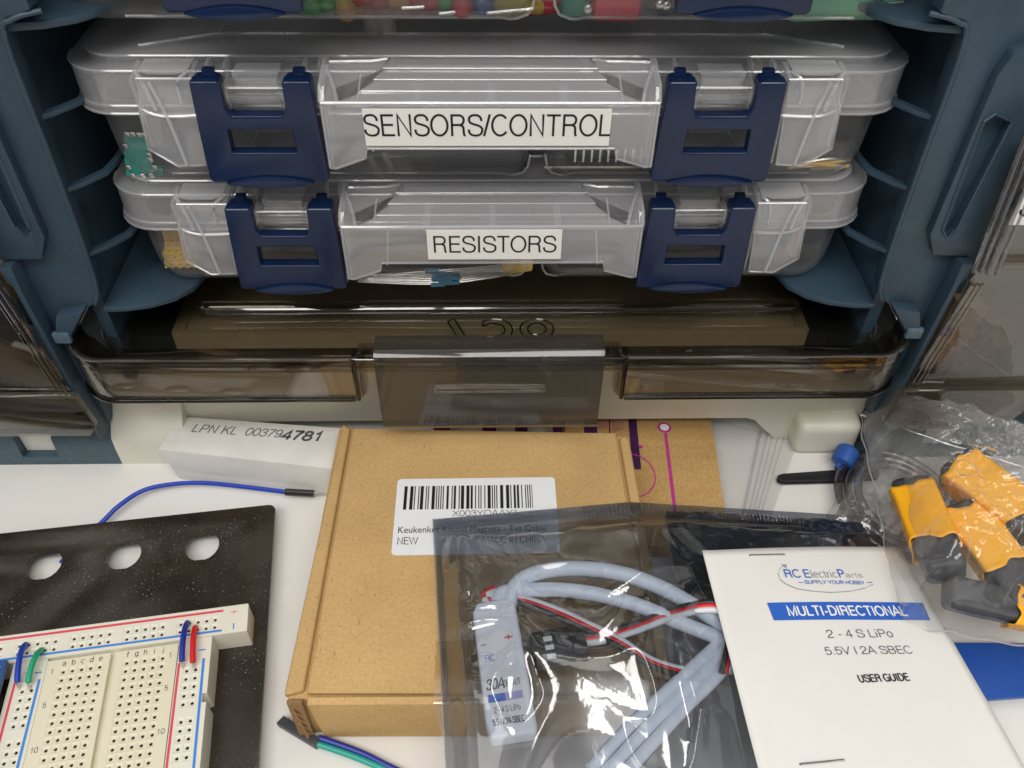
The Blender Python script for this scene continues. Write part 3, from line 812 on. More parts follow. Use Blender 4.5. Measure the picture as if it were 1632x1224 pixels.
# lip: thin wall following the corner, low at both sides and cut high in the middle
b = B()
def lip(path, z0, z1, th=1.6):
    vo, vi = [], []
    n = len(path)
    for i, p in enumerate(path):
        d = Vector(path[min(i + 1, n - 1)]) - Vector(path[max(i - 1, 0)])
        nn = Vector((-d.y, d.x)).normalized()
        vo.append(p); vi.append((p[0] + nn.x * th, p[1] + nn.y * th))
    b.prism(vo + vi[::-1], 'z', z0, z1, bevel=0.35)
left = [(-140.8, 240)] + arcpts(-1) + [(-46.5, 200), (-44.4, 200.6), (-43.2, 203), (-43, 208)]
right = [(140.8, 240)] + arcpts(1) + [(44.5, 200), (42.4, 200.6), (41.2, 203), (41, 208)]
lip([(p[0], p[1]) for p in left], 45.6, 64.1)
lip([(p[0], p[1]) for p in right][::-1], 45.6, 64.1)
lip([(-43, 206.5), (41, 206.5)], 54.5, 64.1)
b.done('lip', 'smoke_lip', lidm)
for pl in (left, right):  # bead added so the lip's top edge catches a thin highlight
    b = B()
    b.tube([(p[0], p[1] - 0.1, 64.2) for p in pl[1:-3]], 0.5, 8, 1)
    b.done('glint_bead', 'smoke_lip', lidm)
for x0, x1 in ((-46.4, -44.9), (42.9, 44.4)):
    b = B()
    b.box(x0, x1, 199.2, 206, 45.2, 63.9, bevel=0.4)
    b.done('lip_end', 'smoke_dark', lidm)
b = B()
lip([(p[0] * 1.004, p[1] - 0.6) for p in left[:-3]], 44.6, 46.0, 2.4)
b.done('lip_flange', 'smoke_dark', lidm)
b = B()
lip([(p[0] * 1.004, p[1] - 0.6) for p in right[:-3]][::-1], 44.6, 46.0, 2.4)
b.done('lip_flange', 'smoke_dark', lidm)
b = B()
b.prism([(-103, 228), (-98, 226.5), (105, 226.5), (109, 228), (109, 231.5), (-103, 231.5)], 'z', 60.05, 63.2, bevel=1.2, seg=3)
b.done('raised_step', 'smoke_plastic', lidm)
b = B()
b.prism([(196, 68.6), (198, 70), (205, 70), (205, 67.8), (199, 67.4), (198, 66.2), (198, 37.5), (199.2, 36.4), (199.2, 34.2), (196.8, 34.0), (195.8, 36.4), (196.2, 37.4)], 'x', -38.2, 36.0, bevel=0.25)
b.prism([(-37.8, 66.3), (35.6, 66.3), (35.6, 65.4), (-37.8, 65.4)], 'y', 195.5, 196.4)
tab_ = b.done('snap_tab', 'smoke_tab', lidm)
b = B()
b.prism(rrect(-19.5, 17.3, 53.4, 56.8, 0.5, 2), 'y', 194.8, 195.9, holes=[rrect(-18.7, 16.5, 54.1, 56.1, 0.3, 2)], bevel=0.25)
b.prism(rrect(-18.6, 16.4, 54.2, 56.0, 0.3, 2), 'y', 195.5, 195.9)
b.done('tab_ridge', 'smoke_lip', tab_)
b = B()        # embossed outline figures on the lid floor, seen upside down
for off in (0,):
    outline_text(b, '758', (-17, 224.0, 60.1), (1, 0, 0), (0, -1, 0), 38, 0.3)
mw = b.done('embossed_figures', 'smoke_dark', lidm, smooth=False)
b_ = None

# smoked side bins
for s in (-1, 1):
    t = thing('smoked_bin', (s * 175, 206, 30), 'smoked clear side bin at the %s of the rack, tilted open front' % ('left' if s < 0 else 'right'), 'side bin', 'smoked side bins')
    t['label'] = 'smoked clear bin on the rack side left of the cream bin' if s < 0 else 'smoked clear bin right of the cream bin, brown contents inside'
    X = lambda v: s * v
    # lower front panel
    b = B()
    poly = [(X(147.6), 92), (X(148.4), 90), (X(146), 46), (X(141.5), 30), (X(146), 27), (X(181), 27), (X(186), 31), (X(191), 50), (X(240), 50), (X(240), 101), (X(150), 101)]
    b.prism(poly, 'y', 204.2, 206.2, bevel=0.5)
    b.done('front_panel', 'smoke_panel', t)
    b = B()        # lower lip band and floor of the bin
    b.prism([(X(141.6), 46.2), (X(139.5), 31), (X(143), 26), (X(181), 26), (X(187), 31), (X(192), 46.2)], 'y', 201.2, 204.0, bevel=0.8)
    b.done('lip', 'smoke_plastic', t)
    b = B(); b.box(min(X(146), X(240)), max(X(146), X(240)), 206.3, 250, 28, 30); b.done('bin_floor', 'black_plastic', t, smooth=False)
    # side rods: the bright vertical ribs at the inner edge
    b = B()
    for dx, r in ((148.7, 0.9), (150.6, 0.8), (152.2, 0.5)):
        b.tube([(X(dx), 203.8, 91), (X(dx - 4.2), 203.8, 47)], r, 8, 1)
    b.done('edge_rib', 'smoke_plastic', t)
    # upper door: a smoked half-round door with label
    d = thing('smoked_door', (s * 175, 204, 100), 'upper smoked door beside the left post' if s < 0 else 'upper smoked door with a white letter label on the right post', 'bin door', 'smoked bin doors')
    d['label'] = 'upper smoked door left of the rack opening, cut by the photo edge' if s < 0 else 'upper smoked door with white S label right of the rack opening'
    b = B()
    b.prism([(X(142.2), 145), (X(146), 98.5), (X(240), 98.5), (X(240), 147)] if s > 0 else [(X(145.6), 150), (X(148.6), 98.5), (X(240), 98.5), (X(240), 150)], 'y', 201.5, 203.5, bevel=0.5)
    b.done('door_panel', 'smoke_panel', d)
    b = B()
    x0, x1 = (140.9, 145.2) if s > 0 else (145.0, 148.2)
    for k, r in enumerate((1.0, 0.8, 1.1, 0.6)):
        b.tube([(X(x0 + 2.1 * k), 201.2 - 0.5 * k, 146 if s > 0 else 150), (X(x1 + 2.1 * k), 201.2 - 0.5 * k, 98.2)], r, 10, 1)
    b.done('hinge_rod', 'clear_tube', d)
    b = B()
    b.tube([(X(152), 200.4, 101.5), (X(240), 200.4, 101.5)], 1.2, 8, 1)
    b.done('lower_rail', 'smoke_plastic', d)
    if s > 0:
        b = B()
        p = [ony(1606, 358, 199.6), ony(1634, 352, 199.6), ony(1646, 270, 199.6), ony(1626, 290, 199.6)]
        b.prism([(p[0].x, p[0].z), (p[0].x + 42, p[0].z), (p[0].x + 42, p[3].z + 1), (p[0].x + 0.4, p[3].z + 1)], 'y', 199.4, 199.9)
        lb = b.done('label', 'paper_label', d, smooth=False)
        b = B()
        text(b, 'S', (p[0].x + 1.3, 199.3, p[0].z + 3.0), (1, 0, 0), (0, 0, 1), width=5.0, height=7.2)
        b.done('lettering', 'ink', lb, smooth=False)
# things and an added tan block in the side bins, dimly seen through the smoke
b = B()
b.tube([(150, 222, 34), (165, 216, 52), (185, 224, 58), (210, 214, 42)], 6.5, 10, 6)
tag(b.done('brown_hose', 'bin_brown'), 'brown hose lying inside the right smoked bin', 'hose')
b = B(); b.box(150, 160, 212, 220, 31, 84, Matrix.Rotation(0.06, 4, 'Y'), bevel=1)
tag(b.done('wooden_strip', 'bin_tan'), 'tan strip standing inside the right smoked bin', 'strip')
b = B()
b.tube([(-236, 222, 62), (-205, 214, 70), (-180, 216, 58), (-160, 222, 34)], 6.0, 10, 6)
tag(b.done('pale_cable', 'white_card'), 'pale cable bundle inside the left smoked bin', 'cable')
b = B(); b.box(-215, -158, 216, 232, 71, 86, bevel=2)  # tan block added to stand in for the bin's golden reflection
tag(b.done('reflection_block', 'bin_tan'), 'tan block added for the golden reflection in the left smoked bin', 'carton')

# ================================================================== UTILITY BOXES (local: front rim y=0, bottom z=0)
def make_box():
    t = thing('utility_box', (0, 0, 0), 'x', 'parts box', 'clear parts boxes in the rack')
    # tray: two wells with rounded corners
    for x0, x1 in ((-112.6, 12.3), (14.3, 112.6)):
        b = B()
        loops = []
        for z, ins, r in ((-1.6, 8.0, 3), (-1.2, 5.6, 4), (0.2, 3.2, 6), (2.6, 1.6, 7), (6.5, 0.8, 7), (23, 0, 7)):
            loops.append([(p[0], p[1], z) for p in rrect(x0 + ins * (1.25 if x0 < 0 else 0.8), x1 - ins * (0.8 if x0 < 0 else 1.25), 2.5 + 0.35 * ins, 139 - ins, r, 5)])
        b.loft(loops, True, False)
        tr_ = b.done('tray', 'clear_plastic', t, solidify=1.0, ang=50)
        b = B()
        pth = [(0.8, 6.5), (1.6, 2.6), (3.2, 0.2), (5.6, -1.2), (8.0, -1.6), (11.0, -1.6)]
        kl, kr = (1.25, 0.8) if x0 < 0 else (0.8, 1.25)
        lft = [(x0 + q_ * kl + (0.6 if z_ > 0 else 1.6), 2.9 + 0.35 * q_, z_) for q_, z_ in pth]
        rgt = [(x1 - q_ * kr - (0.6 if z_ > 0 else 1.6), 2.9 + 0.35 * q_, z_) for q_, z_ in pth[::-1]]
        b.tube((lft[-1:] + rgt) if x0 < 0 else (lft + rgt[:1]), 0.4, 6, 1)
        b.done('bottom_edge', 'lit_edge', tr_)
    # lid: rim skirt, shoulder and top
    b = B()
    b.m('frosted_plastic')
    b.prism(rrect(-118.4, 118.4, 0, 142, 13, 7), 'z', 21.0, 23.0, holes=[rrect(-111.4, 111.4, 5.2, 137, 9, 7)], bevel=0.5)
    b.prism(rrect(-117.8, 117.8, 0.4, 141.6, 12.6, 7), 'z', 23.0, 32.4, holes=[rrect(-116.5, 116.5, 1.7, 140.2, 11.4, 7)], bevel=0)
    b.prism(rrect(-117.8, 117.8, 0.4, 141.6, 12.6, 7), 'z', 32.4, 33.6, holes=[rrect(-111.8, 111.8, 4.4, 137.4, 9, 7)], bevel=0.5)
    b.prism(rrect(-112.4, 112.4, 3.8, 138, 9.6, 7), 'z', 33.6, 35.6, holes=[rrect(-111, 111, 5.2, 136.6, 8.4, 7)], bevel=0.0)
    b.prism(rrect(-112.4, 112.4, 3.8, 138, 9.6, 7), 'z', 35.6, 36.5, bevel=0.45)
    b.m('lit_edge')
    for zz, gr in ((21.3, 0.0), (23.4, -0.5), (33.4, -0.5)):
        pl = rrect(-118.4 - gr, 118.4 + gr, -gr, 142, 13, 6)
        pl = pl[14:] + pl[:1]
        b.tube([(x, y, zz) for x, y in pl if y < 60], 0.42, 6, 1)
    b.tube([(x, y, 36.2) for x, y in (rrect(-112.4, 112.4, 3.8, 138, 9.6, 6)[14:]) if y < 60], 0.4, 6, 1)
    lidb = b.done('lid', None, t)
    b = B()          # raised bead on top
    for pl in ([(-97, 9), (-77, 17), (78, 17), (98, 9)],):
        b.tube([(x, y, 36.7) for x, y in pl], 0.55, 6, 1)
    b.tube([(-77, 17, 36.7), (-77, 120, 36.7)], 0.5, 6, 1); b.tube([(78, 17, 36.7), (78, 120, 36.7)], 0.5, 6, 1)
    b.done('top_bead', 'frosted_plastic', lidb)
    # shoulder ribs and dark clear windows between them
    for x in (-76.5, -63.7 - 8, -50.5, -46.5, 43.5, 49.5, 70.5, 76.5):
        b = B()
        b.box(x - 0.5, x + 0.5, -1.2, 4, 32.6, 36.2, bevel=0.3)
        b.done('shoulder_rib', 'frosted_plastic', lidb)
    # handle apron in the middle
    b = B()
    b.m('frosted_plastic')
    b.prism([(-45.2, 31.6), (44.0, 31.6), (44.0, 12.6), (42.5, 12.4), (34.0, 15.0), (33.2, 18.2), (-34.2, 18.2), (-35.0, 15.2), (-43.5, 12.0), (-45.2, 12.2)], 'y', -14, -12.8, bevel=0.4)
    for sx_ in (-1, 1):
        xo = -45.2 if sx_ < 0 else 44.0
        b.prism([(-14, 12.4), (-14, 31.6), (-11, 35.0), (2, 36.8), (4, 34), (4, 24), (-4, 18)], 'x', min(xo, xo - sx_ * 1.3), max(xo, xo - sx_ * 1.3), bevel=0.3)
        # gusset flap beside the grip
        xi = xo - sx_ * 17.0
        b.mesh([(xo, -2, 36.6), (xi, 0.5, 36.8), (xi - sx_ * -1.5, -3.5, 35.6), (xo - sx_ * 3, -10.5, 33.6), (xo - sx_ * 5, -13.6, 31.8), (xo, -13.4, 31.8)], [(0, 1, 2, 3), (0, 3, 4, 5)])
        b.tube([(xo - sx_ * 1, -3, 36.4), (xo - sx_ * 3.4, -9.6, 34.4), (xo - sx_ * 4.6, -13.6, 31.6)], 0.5, 6, 4)
        b.tube([(xi, 0.4, 37.0), (xi + sx_ * 4, -1.2, 37.1), (xo - sx_ * 1.6, -1.0, 36.8)], 0.5, 6, 1)
        b.tube([(xo - sx_ * 10.5, -6, 36.2), (xo - sx_ * 9.8, -13.4, 31.6)], 0.3, 5, 1)
    # stepped slope of the grip, top to front
    st = [(2.5, 36.2), (-1.5, 35.6), (-2.0, 34.6), (-5.0, 34.2), (-5.5, 33.2), (-9.0, 32.8), (-9.6, 32.0), (-13.9, 31.6), (-13.9, 30.6), (2.5, 33)]
    n = len(st)
    xs0 = [-27.5, -29.5, -29.7, -31.5, -31.7, -35, -35.4, -41.5, -41.5, -27.5]
    t2 = bmesh.new()
    va = [t2.verts.new((xs0[i], st[i][0], st[i][1])) for i in range(n)]
    vb = [t2.verts.new((-xs0[i] - 1.2, st[i][0], st[i][1])) for i in range(n)]
    for i in range(n):
        t2.faces.new((va[i], va[(i + 1) % n], vb[(i + 1) % n], vb[i]))
    t2.faces.new(va[::-1]); t2.faces.new(vb)
    b.take(t2)
    b.m('lit_edge')
    b.tube([(-45, -13.9, 31.6), (44, -13.9, 31.6)], 0.5, 6, 1)
    b.tube([(-45.0, -13.6, 31.0), (-45.0, -13.6, 12.4), (-43.5, -13.6, 12.2), (-35, -13.6, 15.4), (-34.2, -13.6, 18.3), (33.2, -13.6, 18.3), (34, -13.6, 15.2), (42.5, -13.6, 12.5), (43.8, -13.6, 12.7), (43.8, -13.6, 31.0)], 0.4, 6, 1)
    for yy, zz, xh in ((-1.8, 35.4, 29.5), (-5.3, 33.9, 31.6), (-9.3, 32.6, 35.2)):
        b.tube([(-xh, yy, zz), (xh - 1.2, yy, zz)], 0.2, 6, 1)
    for sx_ in (-1, 1):
        xo = -45.2 if sx_ < 0 else 44.0
        b.tube([(xo, -13.6, 31.6), (xo, -11, 35.0), (xo, 1, 36.8)], 0.45, 6, 1)
        b.tube([(xo - sx_ * 14, -13.4, 31.4), (xo - sx_ * 12.5, -13.6, 17.5)], 0.3, 6, 1)
    b.m('frosted_plastic')
    for x in (-20, -0.5, 19):
        b.box(x - 1, x + 1, -13.2, -2, 29.5, 31.2)
    b.done('handle', None, lidb, ang=25)
    b = B()      # glossy slit at the top of the grip
    b.box(-25.8, 23.6, -0.6, 1.6, 34.2, 36.8, bevel=0.35)
    b.done('grip_slit', 'clearer_plastic', lidb)
    # corner brackets
    for sx_ in (-1, 1):
        b = B()
        P = [(-93.8, 34.6), (-79.2, 34.6), (-80.2, 25), (-81.8, 9.0), (-89.6, 8.6), (-96.4, 14.0), (-95.6, 25), (-94.0, 30)]
        P = [(p[0] * -sx_ if sx_ > 0 else p[0], p[1]) for p in P]
        b.m('frosted_plastic')
        b.prism(P, 'y', -6.6, -5.2, bevel=0.4)
        for xx in (-79.9, -95.2):
            x = abs(xx) * sx_
            b.prism([(-6.2, 9.2 if xx > -90 else 14.4), (-6.2, 34.4), (2, 35.8), (4, 33), (4, 20), (0, 12)], 'x', x - 0.7, x + 0.7, bevel=0.3)
        x = sx_ * 88
        b.m('lit_edge')
        b.tube([(q_[0], -6.4, q_[1]) for q_ in P + P[:1]], 0.38, 6, 1)
        b.tube([(sx_ * 90.5, -7.0, 34), (sx_ * 88.5, -7.0, 25), (sx_ * 86.8, -7.0, 9.5)], 0.55, 6, 4)
        b.tube([(sx_ * 94.5, -4.0, 35.6), (sx_ * 92, -6.6, 32), (sx_ * 90.8, -7.0, 26)], 0.6, 6, 4)
        b.tube([(sx_ * 80.5, -4.0, 35.6), (sx_ * 83, -6.6, 34), (sx_ * 83.4, -7.0, 28)], 0.5, 6, 4)
        b.tube([(sx_ * 79.6, -6.8, 24.4), (sx_ * 90, -6.8, 24.2), (sx_ * 95.5, -5.8, 26.0)], 0.5, 6, 4)
        b.prism([(p[0], p[1]) for p in ((sx_ * 80.5, 35.8), (sx_ * 94, 35.8), (sx_ * 91.5, 34.7), (sx_ * 84, 34.7))], 'y', -4.4, 3.5, bevel=0.3)
        b.done('corner_bracket', None, lidb)
    # latches
    for xc in (-63.0, 61.8):
        b = B()
        k = 1 if xc < 0 else -1
        o = [(-15.6, 36.0), (-8.2, 36.0), (-8.0, 28.6), (-6.6, 26.4), (6.6, 26.4), (8.0, 28.6), (8.2, 36.0), (15.6, 36.0), (16.2, 22), (16.6, 7.2), (15.8, 6.2), (-16.2, 6.2), (-17.0, 7.2), (-16.4, 22)]
        h = [(-8.6, 22.4), (8.6, 22.4), (8.9, 15.4), (-8.9, 15.4)]
        b.prism([(xc + p[0], p[1]) for p in o], 'y', -11.2, -7.2, holes=[[(xc + p[0], p[1]) for p in h]], bevel=0.9, seg=3)
        for q in (-1, 1):
            b.box(xc + q * 11.9 - 3.65, xc + q * 11.9 + 3.65, -10.95, -4.5, 30.5, 36.2, bevel=1.9, seg=4)
            b.box(xc + q * 11.9 - 1.6, xc + q * 11.9 + 1.6, -6, -3.6, 35.4, 36.9, bevel=0.5)
        # finger lip at the lower edge
        lp = []
        for i in range(13):
            u = -1 + 2 * i / 12
            lp.append((xc + u * 12.5, 6.3 + 1.9 * (1 - u * u)))
        lp += [(xc + 12.5 - 25 * i / 12, 6.2 - 1.5 * (1 - (1 - 2 * i / 12) ** 2)) for i in range(13)]
        lp = lp[:13] + lp[14:-1]
        b.prism(lp, 'y', -12.2, -8, bevel=0.5)
        la = b.done('latch', 'latch_blue', t)
        b = B()
        b.box(xc - 8.6 + 1.2 * k, xc + 8.6 + (0.0 if k > 0 else -2.2), -4.4, 0, 17.8, 21.6, bevel=1.2, seg=3)
        b.done('catch_bar', 'clear_plastic', t)
        b = B()
        b.tube([(xc - 7.6, -6.0, 31.0), (xc + 7.6, -6.0, 31.0)], 3.3, 18, 1)
        b.box(xc - 8.0, xc - 6.6, -9.6, -2, 27.4, 34.4, bevel=0.5); b.box(xc + 6.6, xc + 8.0, -9.6, -2, 27.4, 34.4, bevel=0.5)
        b.box(xc - 6.2, xc + 6.2, -8.6, -1, 28.4, 30.2, bevel=0.5)
        b.done('hinge_barrel', 'clearer_plastic', lidb)
        b = B()
        b.prism([(xc - 6.6, 31.0), (xc + 6.6, 31.0), (xc + 5.6, 33.2), (xc + 6.2, 35.4), (xc - 6.2, 35.4), (xc - 5.6, 33.2)], 'y', -5.5, 2, bevel=0.6)
        b.done('hinge_block', 'frosted_plastic', lidb)
    return t
ZS = {'RES': 78.3, 'SEN': 117.0, 'TOP': 164.2}
box0 = make_box()
boxS, boxT = copy_tree(box0), copy_tree(box0)
YB = 222.0
move(box0, (0.6, YB, ZS['RES'])); move(boxS, (0.4, YB, ZS['SEN'])); move(boxT, (0.6, YB, ZS['TOP']))
box0['label'] = 'clear parts box labelled RESISTORS, lowest in the rack'
boxS['label'] = 'clear parts box labelled SENSORS/CONTROL, middle of the stack'
boxT['label'] = 'clear parts box of coloured LEDs at the top, mostly cut off'
for bx, txt, x0, x1, z0, z1, ext in ((boxS, 'SENSORS/CONTROL', -33.9, 31.8, 19.6, 30.2, 0.1), (box0, 'RESISTORS', -19.4, 20.7, 20.2, 30.8, 1.8)):
    zz = ZS['SEN'] if bx is boxS else ZS['RES']
    b = B()
    b.prism([(x0, z0 + zz), (x1, z0 + zz), (x1, z1 + zz), (x0, z1 + zz)], 'y', YB - 14.45, YB - 14.1)
    lab = b.done('label', 'paper_label', bx, smooth=False)
    b = B()
    text(b, txt, (x0 + ext, YB - 14.55, zz + z0 + (2.9 if bx is boxS else 2.6)), (1, 0, 0), (0, 0, 1), width=x1 - x0 - 2 * ext, height=6.3 if bx is boxS else 6.0)
    b.done('lettering', 'ink', lab, smooth=False)

# ---- contents of the SENSORS box
Z = ZS['SEN']
t = thing('relay_module', (-100, 228, Z), 'teal circuit board module standing at the left end of the SENSORS box', 'circuit board')
p = [ony(x, y, 228.6) for x, y in ((197, 216), (232, 214), (243, 262), (260, 270), (260, 280), (202, 280), (198, 250))]
b = B(); b.prism([(q.x, q.z) for q in p], 'y', 228.6, 230.2); b.done('board', 'teal_board', t, smooth=False)
b = B()
for x, y in ((203, 213), (212, 213), (222, 214), (230, 214), (200, 232), (205, 266), (247, 266), (212, 279), (228, 279), (242, 279), (238, 246), (240, 254)):
    q = ony(x, y, 228.3); b.box(q.x - 0.7, q.x + 0.7, 227.9, 228.6, q.z - 0.8, q.z + 0.8, bevel=0.2)
b.done('solder_pads', 'metal', t)
b = B()
q0, q1 = ony(652, 236, 228.6), ony(842, 276, 228.6)
b.box(q0.x, q1.x, 228.6, 256, Z + 0.1, q0.z, bevel=1.2)
tag(b.done('sensor_module', 'black_plastic'), 'flat black sensor module behind the SENSORS label', 'sensor')
t = thing('header_board', (60, 236, Z), 'black circuit board with a row of silver pins right of the SENSORS label', 'circuit board')
b = B(); q0, q1 = ony(905, 240, 229), ony(1045, 268, 229)
b.box(q0.x, q1.x, 230.5, 250, Z + 0.5, Z + 2); b.box(q0.x + 4, q1.x - 6, 231.5, 236, Z + 2, q0.z)
b.done('board', 'black_plastic', t, smooth=False)
b = B()
for k in range(9):
    x = q0.x + 2 + k * 2.5
    b.box(x, x + 0.6, 228.6, 231, Z + 2.2, Z + 2.8); b.box(x, x + 0.6, 228.4, 229.0, Z + 2.2, Z + 6.5)
b.box(q0.x - 7, q1.x - 3, 228.2, 229.0, Z + 0.2, Z + 1.0)
b.done('pin_row', 'metal', t, smooth=False)
for k, (pts, r) in enumerate((([(588, 250), (600, 270), (612, 284)], 0.9), ([(612, 244), (624, 268), (634, 285)], 0.9))):
    b = B(); b.tube([ony(x, y, 228 + k) for x, y in pts], r, 8, 3)
    tag(b.done('glass_tube', 'led_clear'), 'thin clear tube leaning behind the SENSORS handle', 'tube', 'clear tubes in the SENSORS box')
for k in range(7):
    b = B()
    x0, y0 = 1255 + 9 * k, 268 - 4 * (k % 4) + (k % 2) * 3
    b.tube([ony(x0, y0, 228 + k * .3), ony(x0 + 40, y0 - 6 + 3 * (k % 3), 228.5 + k * .3), ony(min(x0 + 75, 1352), y0 - 4, 229 + k * .3)], 0.5, 6, 3)
    tag(b.done('lead_wire', 'metal' if k % 2 else 'tape_yellow'), 'thin wire lead at the right end of the SENSORS box', 'wire', 'wire leads in the SENSORS box')
# ---- contents of the RESISTORS box
Z = ZS['RES']
for k in range(11):
    b = B()
    q = ony(252 + (k * 7) % 6, 370 + 5.4 * k, 228.6) + V(1.2, 0, 0)
    t = bmesh.new()
    x1 = q.x + 8 + (k * 5) % 4
    zz = q.z - 1.2 * 0
    n = 8
    pts = [(q.x + (x1 - q.x) * i / n, zz + (0.8 if i % 2 else 0.0)) for i in range(n + 1)]
    pts = pts + [(p_[0], p_[1] - 1.3) for p_ in pts[::-1]]
    b.prism(pts, 'y', 228.6 + 0.3 * (k % 3), 250)
    tag(b.done('resistor_tape', 'tape_bright' if k == 6 else 'tape_yellow', smooth=False), 'folded yellow paper tape strip at the left end of the RESISTORS box', 'tape strip', 'resistor tapes stacked in the RESISTORS box')
for k in range(8):
    y0 = 427 + 3.1 * k
    t = thing('resistor', ony(700, y0, 227.8 + k * 0.25), 'small blue resistor on its wire leads behind the RESISTORS handle', 'resistor', 'resistors in the RESISTORS box')
    yy = 227.8 + k * 0.25
    b = B(); b.tube([ony(570, 440 + k * 1.3, yy), ony(700, y0 + 4, yy), ony(812, 421 + 2.4 * k, yy)], 0.28, 6, 3); b.done('lead', 'metal', t)
    b = B()
    xx = 678 + (k * 11) % 34
    a, c = ony(xx, y0 + 4.6, yy), ony(xx + 22, y0 + 3.6, yy)
    d = c - a
    b.tube([a, a + d * 0.12, a + d * 0.5, a + d * 0.88, c], 1.0, 8, 2); b.done('body', 'resistor_blue', t)
b = B()
p = [ony(x, y, 227.6) for x, y in ((800, 420), (836, 415), (850, 420), (848, 432), (815, 437), (800, 434))]
b.prism([(q.x, q.z) for q in p], 'y', 227.6, 233, bevel=0.3)
tag(b.done('tape_end', 'tape_yellow'), 'yellow tape end binding the resistor leads', 'tape strip')
# ---- contents of the top box: LEDs
Z = ZS['TOP']
def make_led(col, label):
    t = thing('led', (0, 0, 0), label, 'LED', 'loose LEDs in the top parts box')
    b = B()
    prof = [(2.9, 0), (2.9, 1.0), (2.5, 1.05), (2.5, 5.6), (2.3, 6.8), (1.7, 7.7), (0.9, 8.2), (0.05, 8.4)]
    b.loft([[(r * math.cos(2 * math.pi * k / 14), r * math.sin(2 * math.pi * k / 14), z) for k in range(14)] for r, z in prof])
    b.done('lens', col, t, ang=30)
    for sx_ in (-1, 1):
        b = B(); b.box(sx_ * 1.27 - 0.25, sx_ * 1.27 + 0.25, -0.25, 0.25, -7 + 1.5 * sx_, 1.5); b.done('lead', 'metal', t, smooth=False)
    return t
LEDLAB = {'led_red': 'red LED lying in the top parts box', 'led_green': 'green LED lying in the top parts box', 'led_yellow': 'yellow LED lying in the top parts box',
          'led_amber': 'amber LED lying in the top parts box', 'led_blue': 'small blue LED lying in the top parts box', 'led_clear': 'clear LED standing in the top parts box'}
protos = {}
spots = [(500, 20, 'led_green'), (515, 8, 'led_green'), (540, 12, 'led_amber'), (556, 4, 'led_red'), (578, 15, 'led_yellow'), (560, 20, 'led_amber'), (592, 22, 'led_clear'), (612, 22, 'led_clear'),
         (636, 4, 'led_red'), (655, 6, 'led_red'), (690, 6, 'led_green'), (704, 18, 'led_green'), (728, 10, 'led_red'), (742, 4, 'led_red'), (772, 4, 'led_blue'), (800, 18, 'led_yellow'), (822, 16, 'led_yellow'), (845, 14, 'led_red'), (852, 6, 'led_red'), (670, 2, 'led_amber'), (760, 2, 'led_yellow')]
rr = random.Random(3)
for k, (px, py, col) in enumerate(spots):
    if col not in protos:
        protos[col] = make_led(col, LEDLAB[col]); o = protos[col]
    else:
        o = copy_tree(protos[col])
    q = ony(px, min(py, 13) - 9, 237 + (k % 3) * 1.5)
    clr = col == 'led_clear'
    move(o, q, (rr.uniform(1.2, 1.5) if not clr else rr.uniform(-.2, .2) + math.pi, 0.0, rr.uniform(-1.3, 1.3) if not clr else 0.1), 1.2)
def blob(name, px, py, y, size, mat, label, cat, group=None, bev=1.5, rot=0.0):
    q = ony(px, py, y)
    b = B()
    M = Matrix.Translation(q) @ Matrix.Rotation(rot, 4, 'Y')
    sx_, sy_, sz_ = size
    b.box(-sx_ / 2, sx_ / 2, 0, sy_, -sz_ / 2, sz_ / 2, M, bevel=bev, seg=3)
    return tag(b.done(name, mat), label, cat, group)
blob('terminal_block', 915, 8, 229, (7, 8, 7), 'teal_plastic', 'teal terminal block in the right half of the top box', 'terminal')
blob('push_button', 985, 2, 229, (13, 9, 11), 'red_plastic', 'red push button beside the teal terminal in the top box', 'button')
blob('marker_sleeve', 1350, 8, 229, (30, 7, 9), 'green_plastic', 'long pale green sleeve at the right end of the top box', 'sleeve', None, 2.5, -0.05)
blob('green_plug', 1398, 10, 229, (6, 6, 8), 'teal_plastic', 'dark green plug at the end of the pale sleeve', 'plug')
for k, (px, py) in enumerate(((937, 13), (1052, 6), (1062, 8))):
    q = ony(px, py, 228.5)
    b = B()
    b.loft([[(q.x + 1.6 * math.sin(a) * math.cos(c), q.y + 1.6 * math.sin(a) * math.sin(c), q.z - 1.6 * math.cos(a)) for c in [2 * math.pi * i / 12 for i in range(12)]] for a in [0.05 + 3.04 * j / 8 for j in range(9)]])
    tag(b.done('metal_bead', 'metal'), 'shiny metal bead against the front of the top box', 'bead', 'metal beads in the top box')
for k in range(5):
    b = B()
    s_ = [(640, 13, 676, 11), (776, 21, 850, 14), (700, 22, 742, 17), (1222, 25, 1256, 22), (1410, 8, 1440, 3)][k]
    b.tube([ony(s_[0], s_[1], 228.2), ony(s_[2], s_[3], 228.6)], 0.45, 6, 1)
    tag(b.done('component_lead', 'metal'), 'loose silver component lead in the top box', 'wire', 'loose leads in the top box')

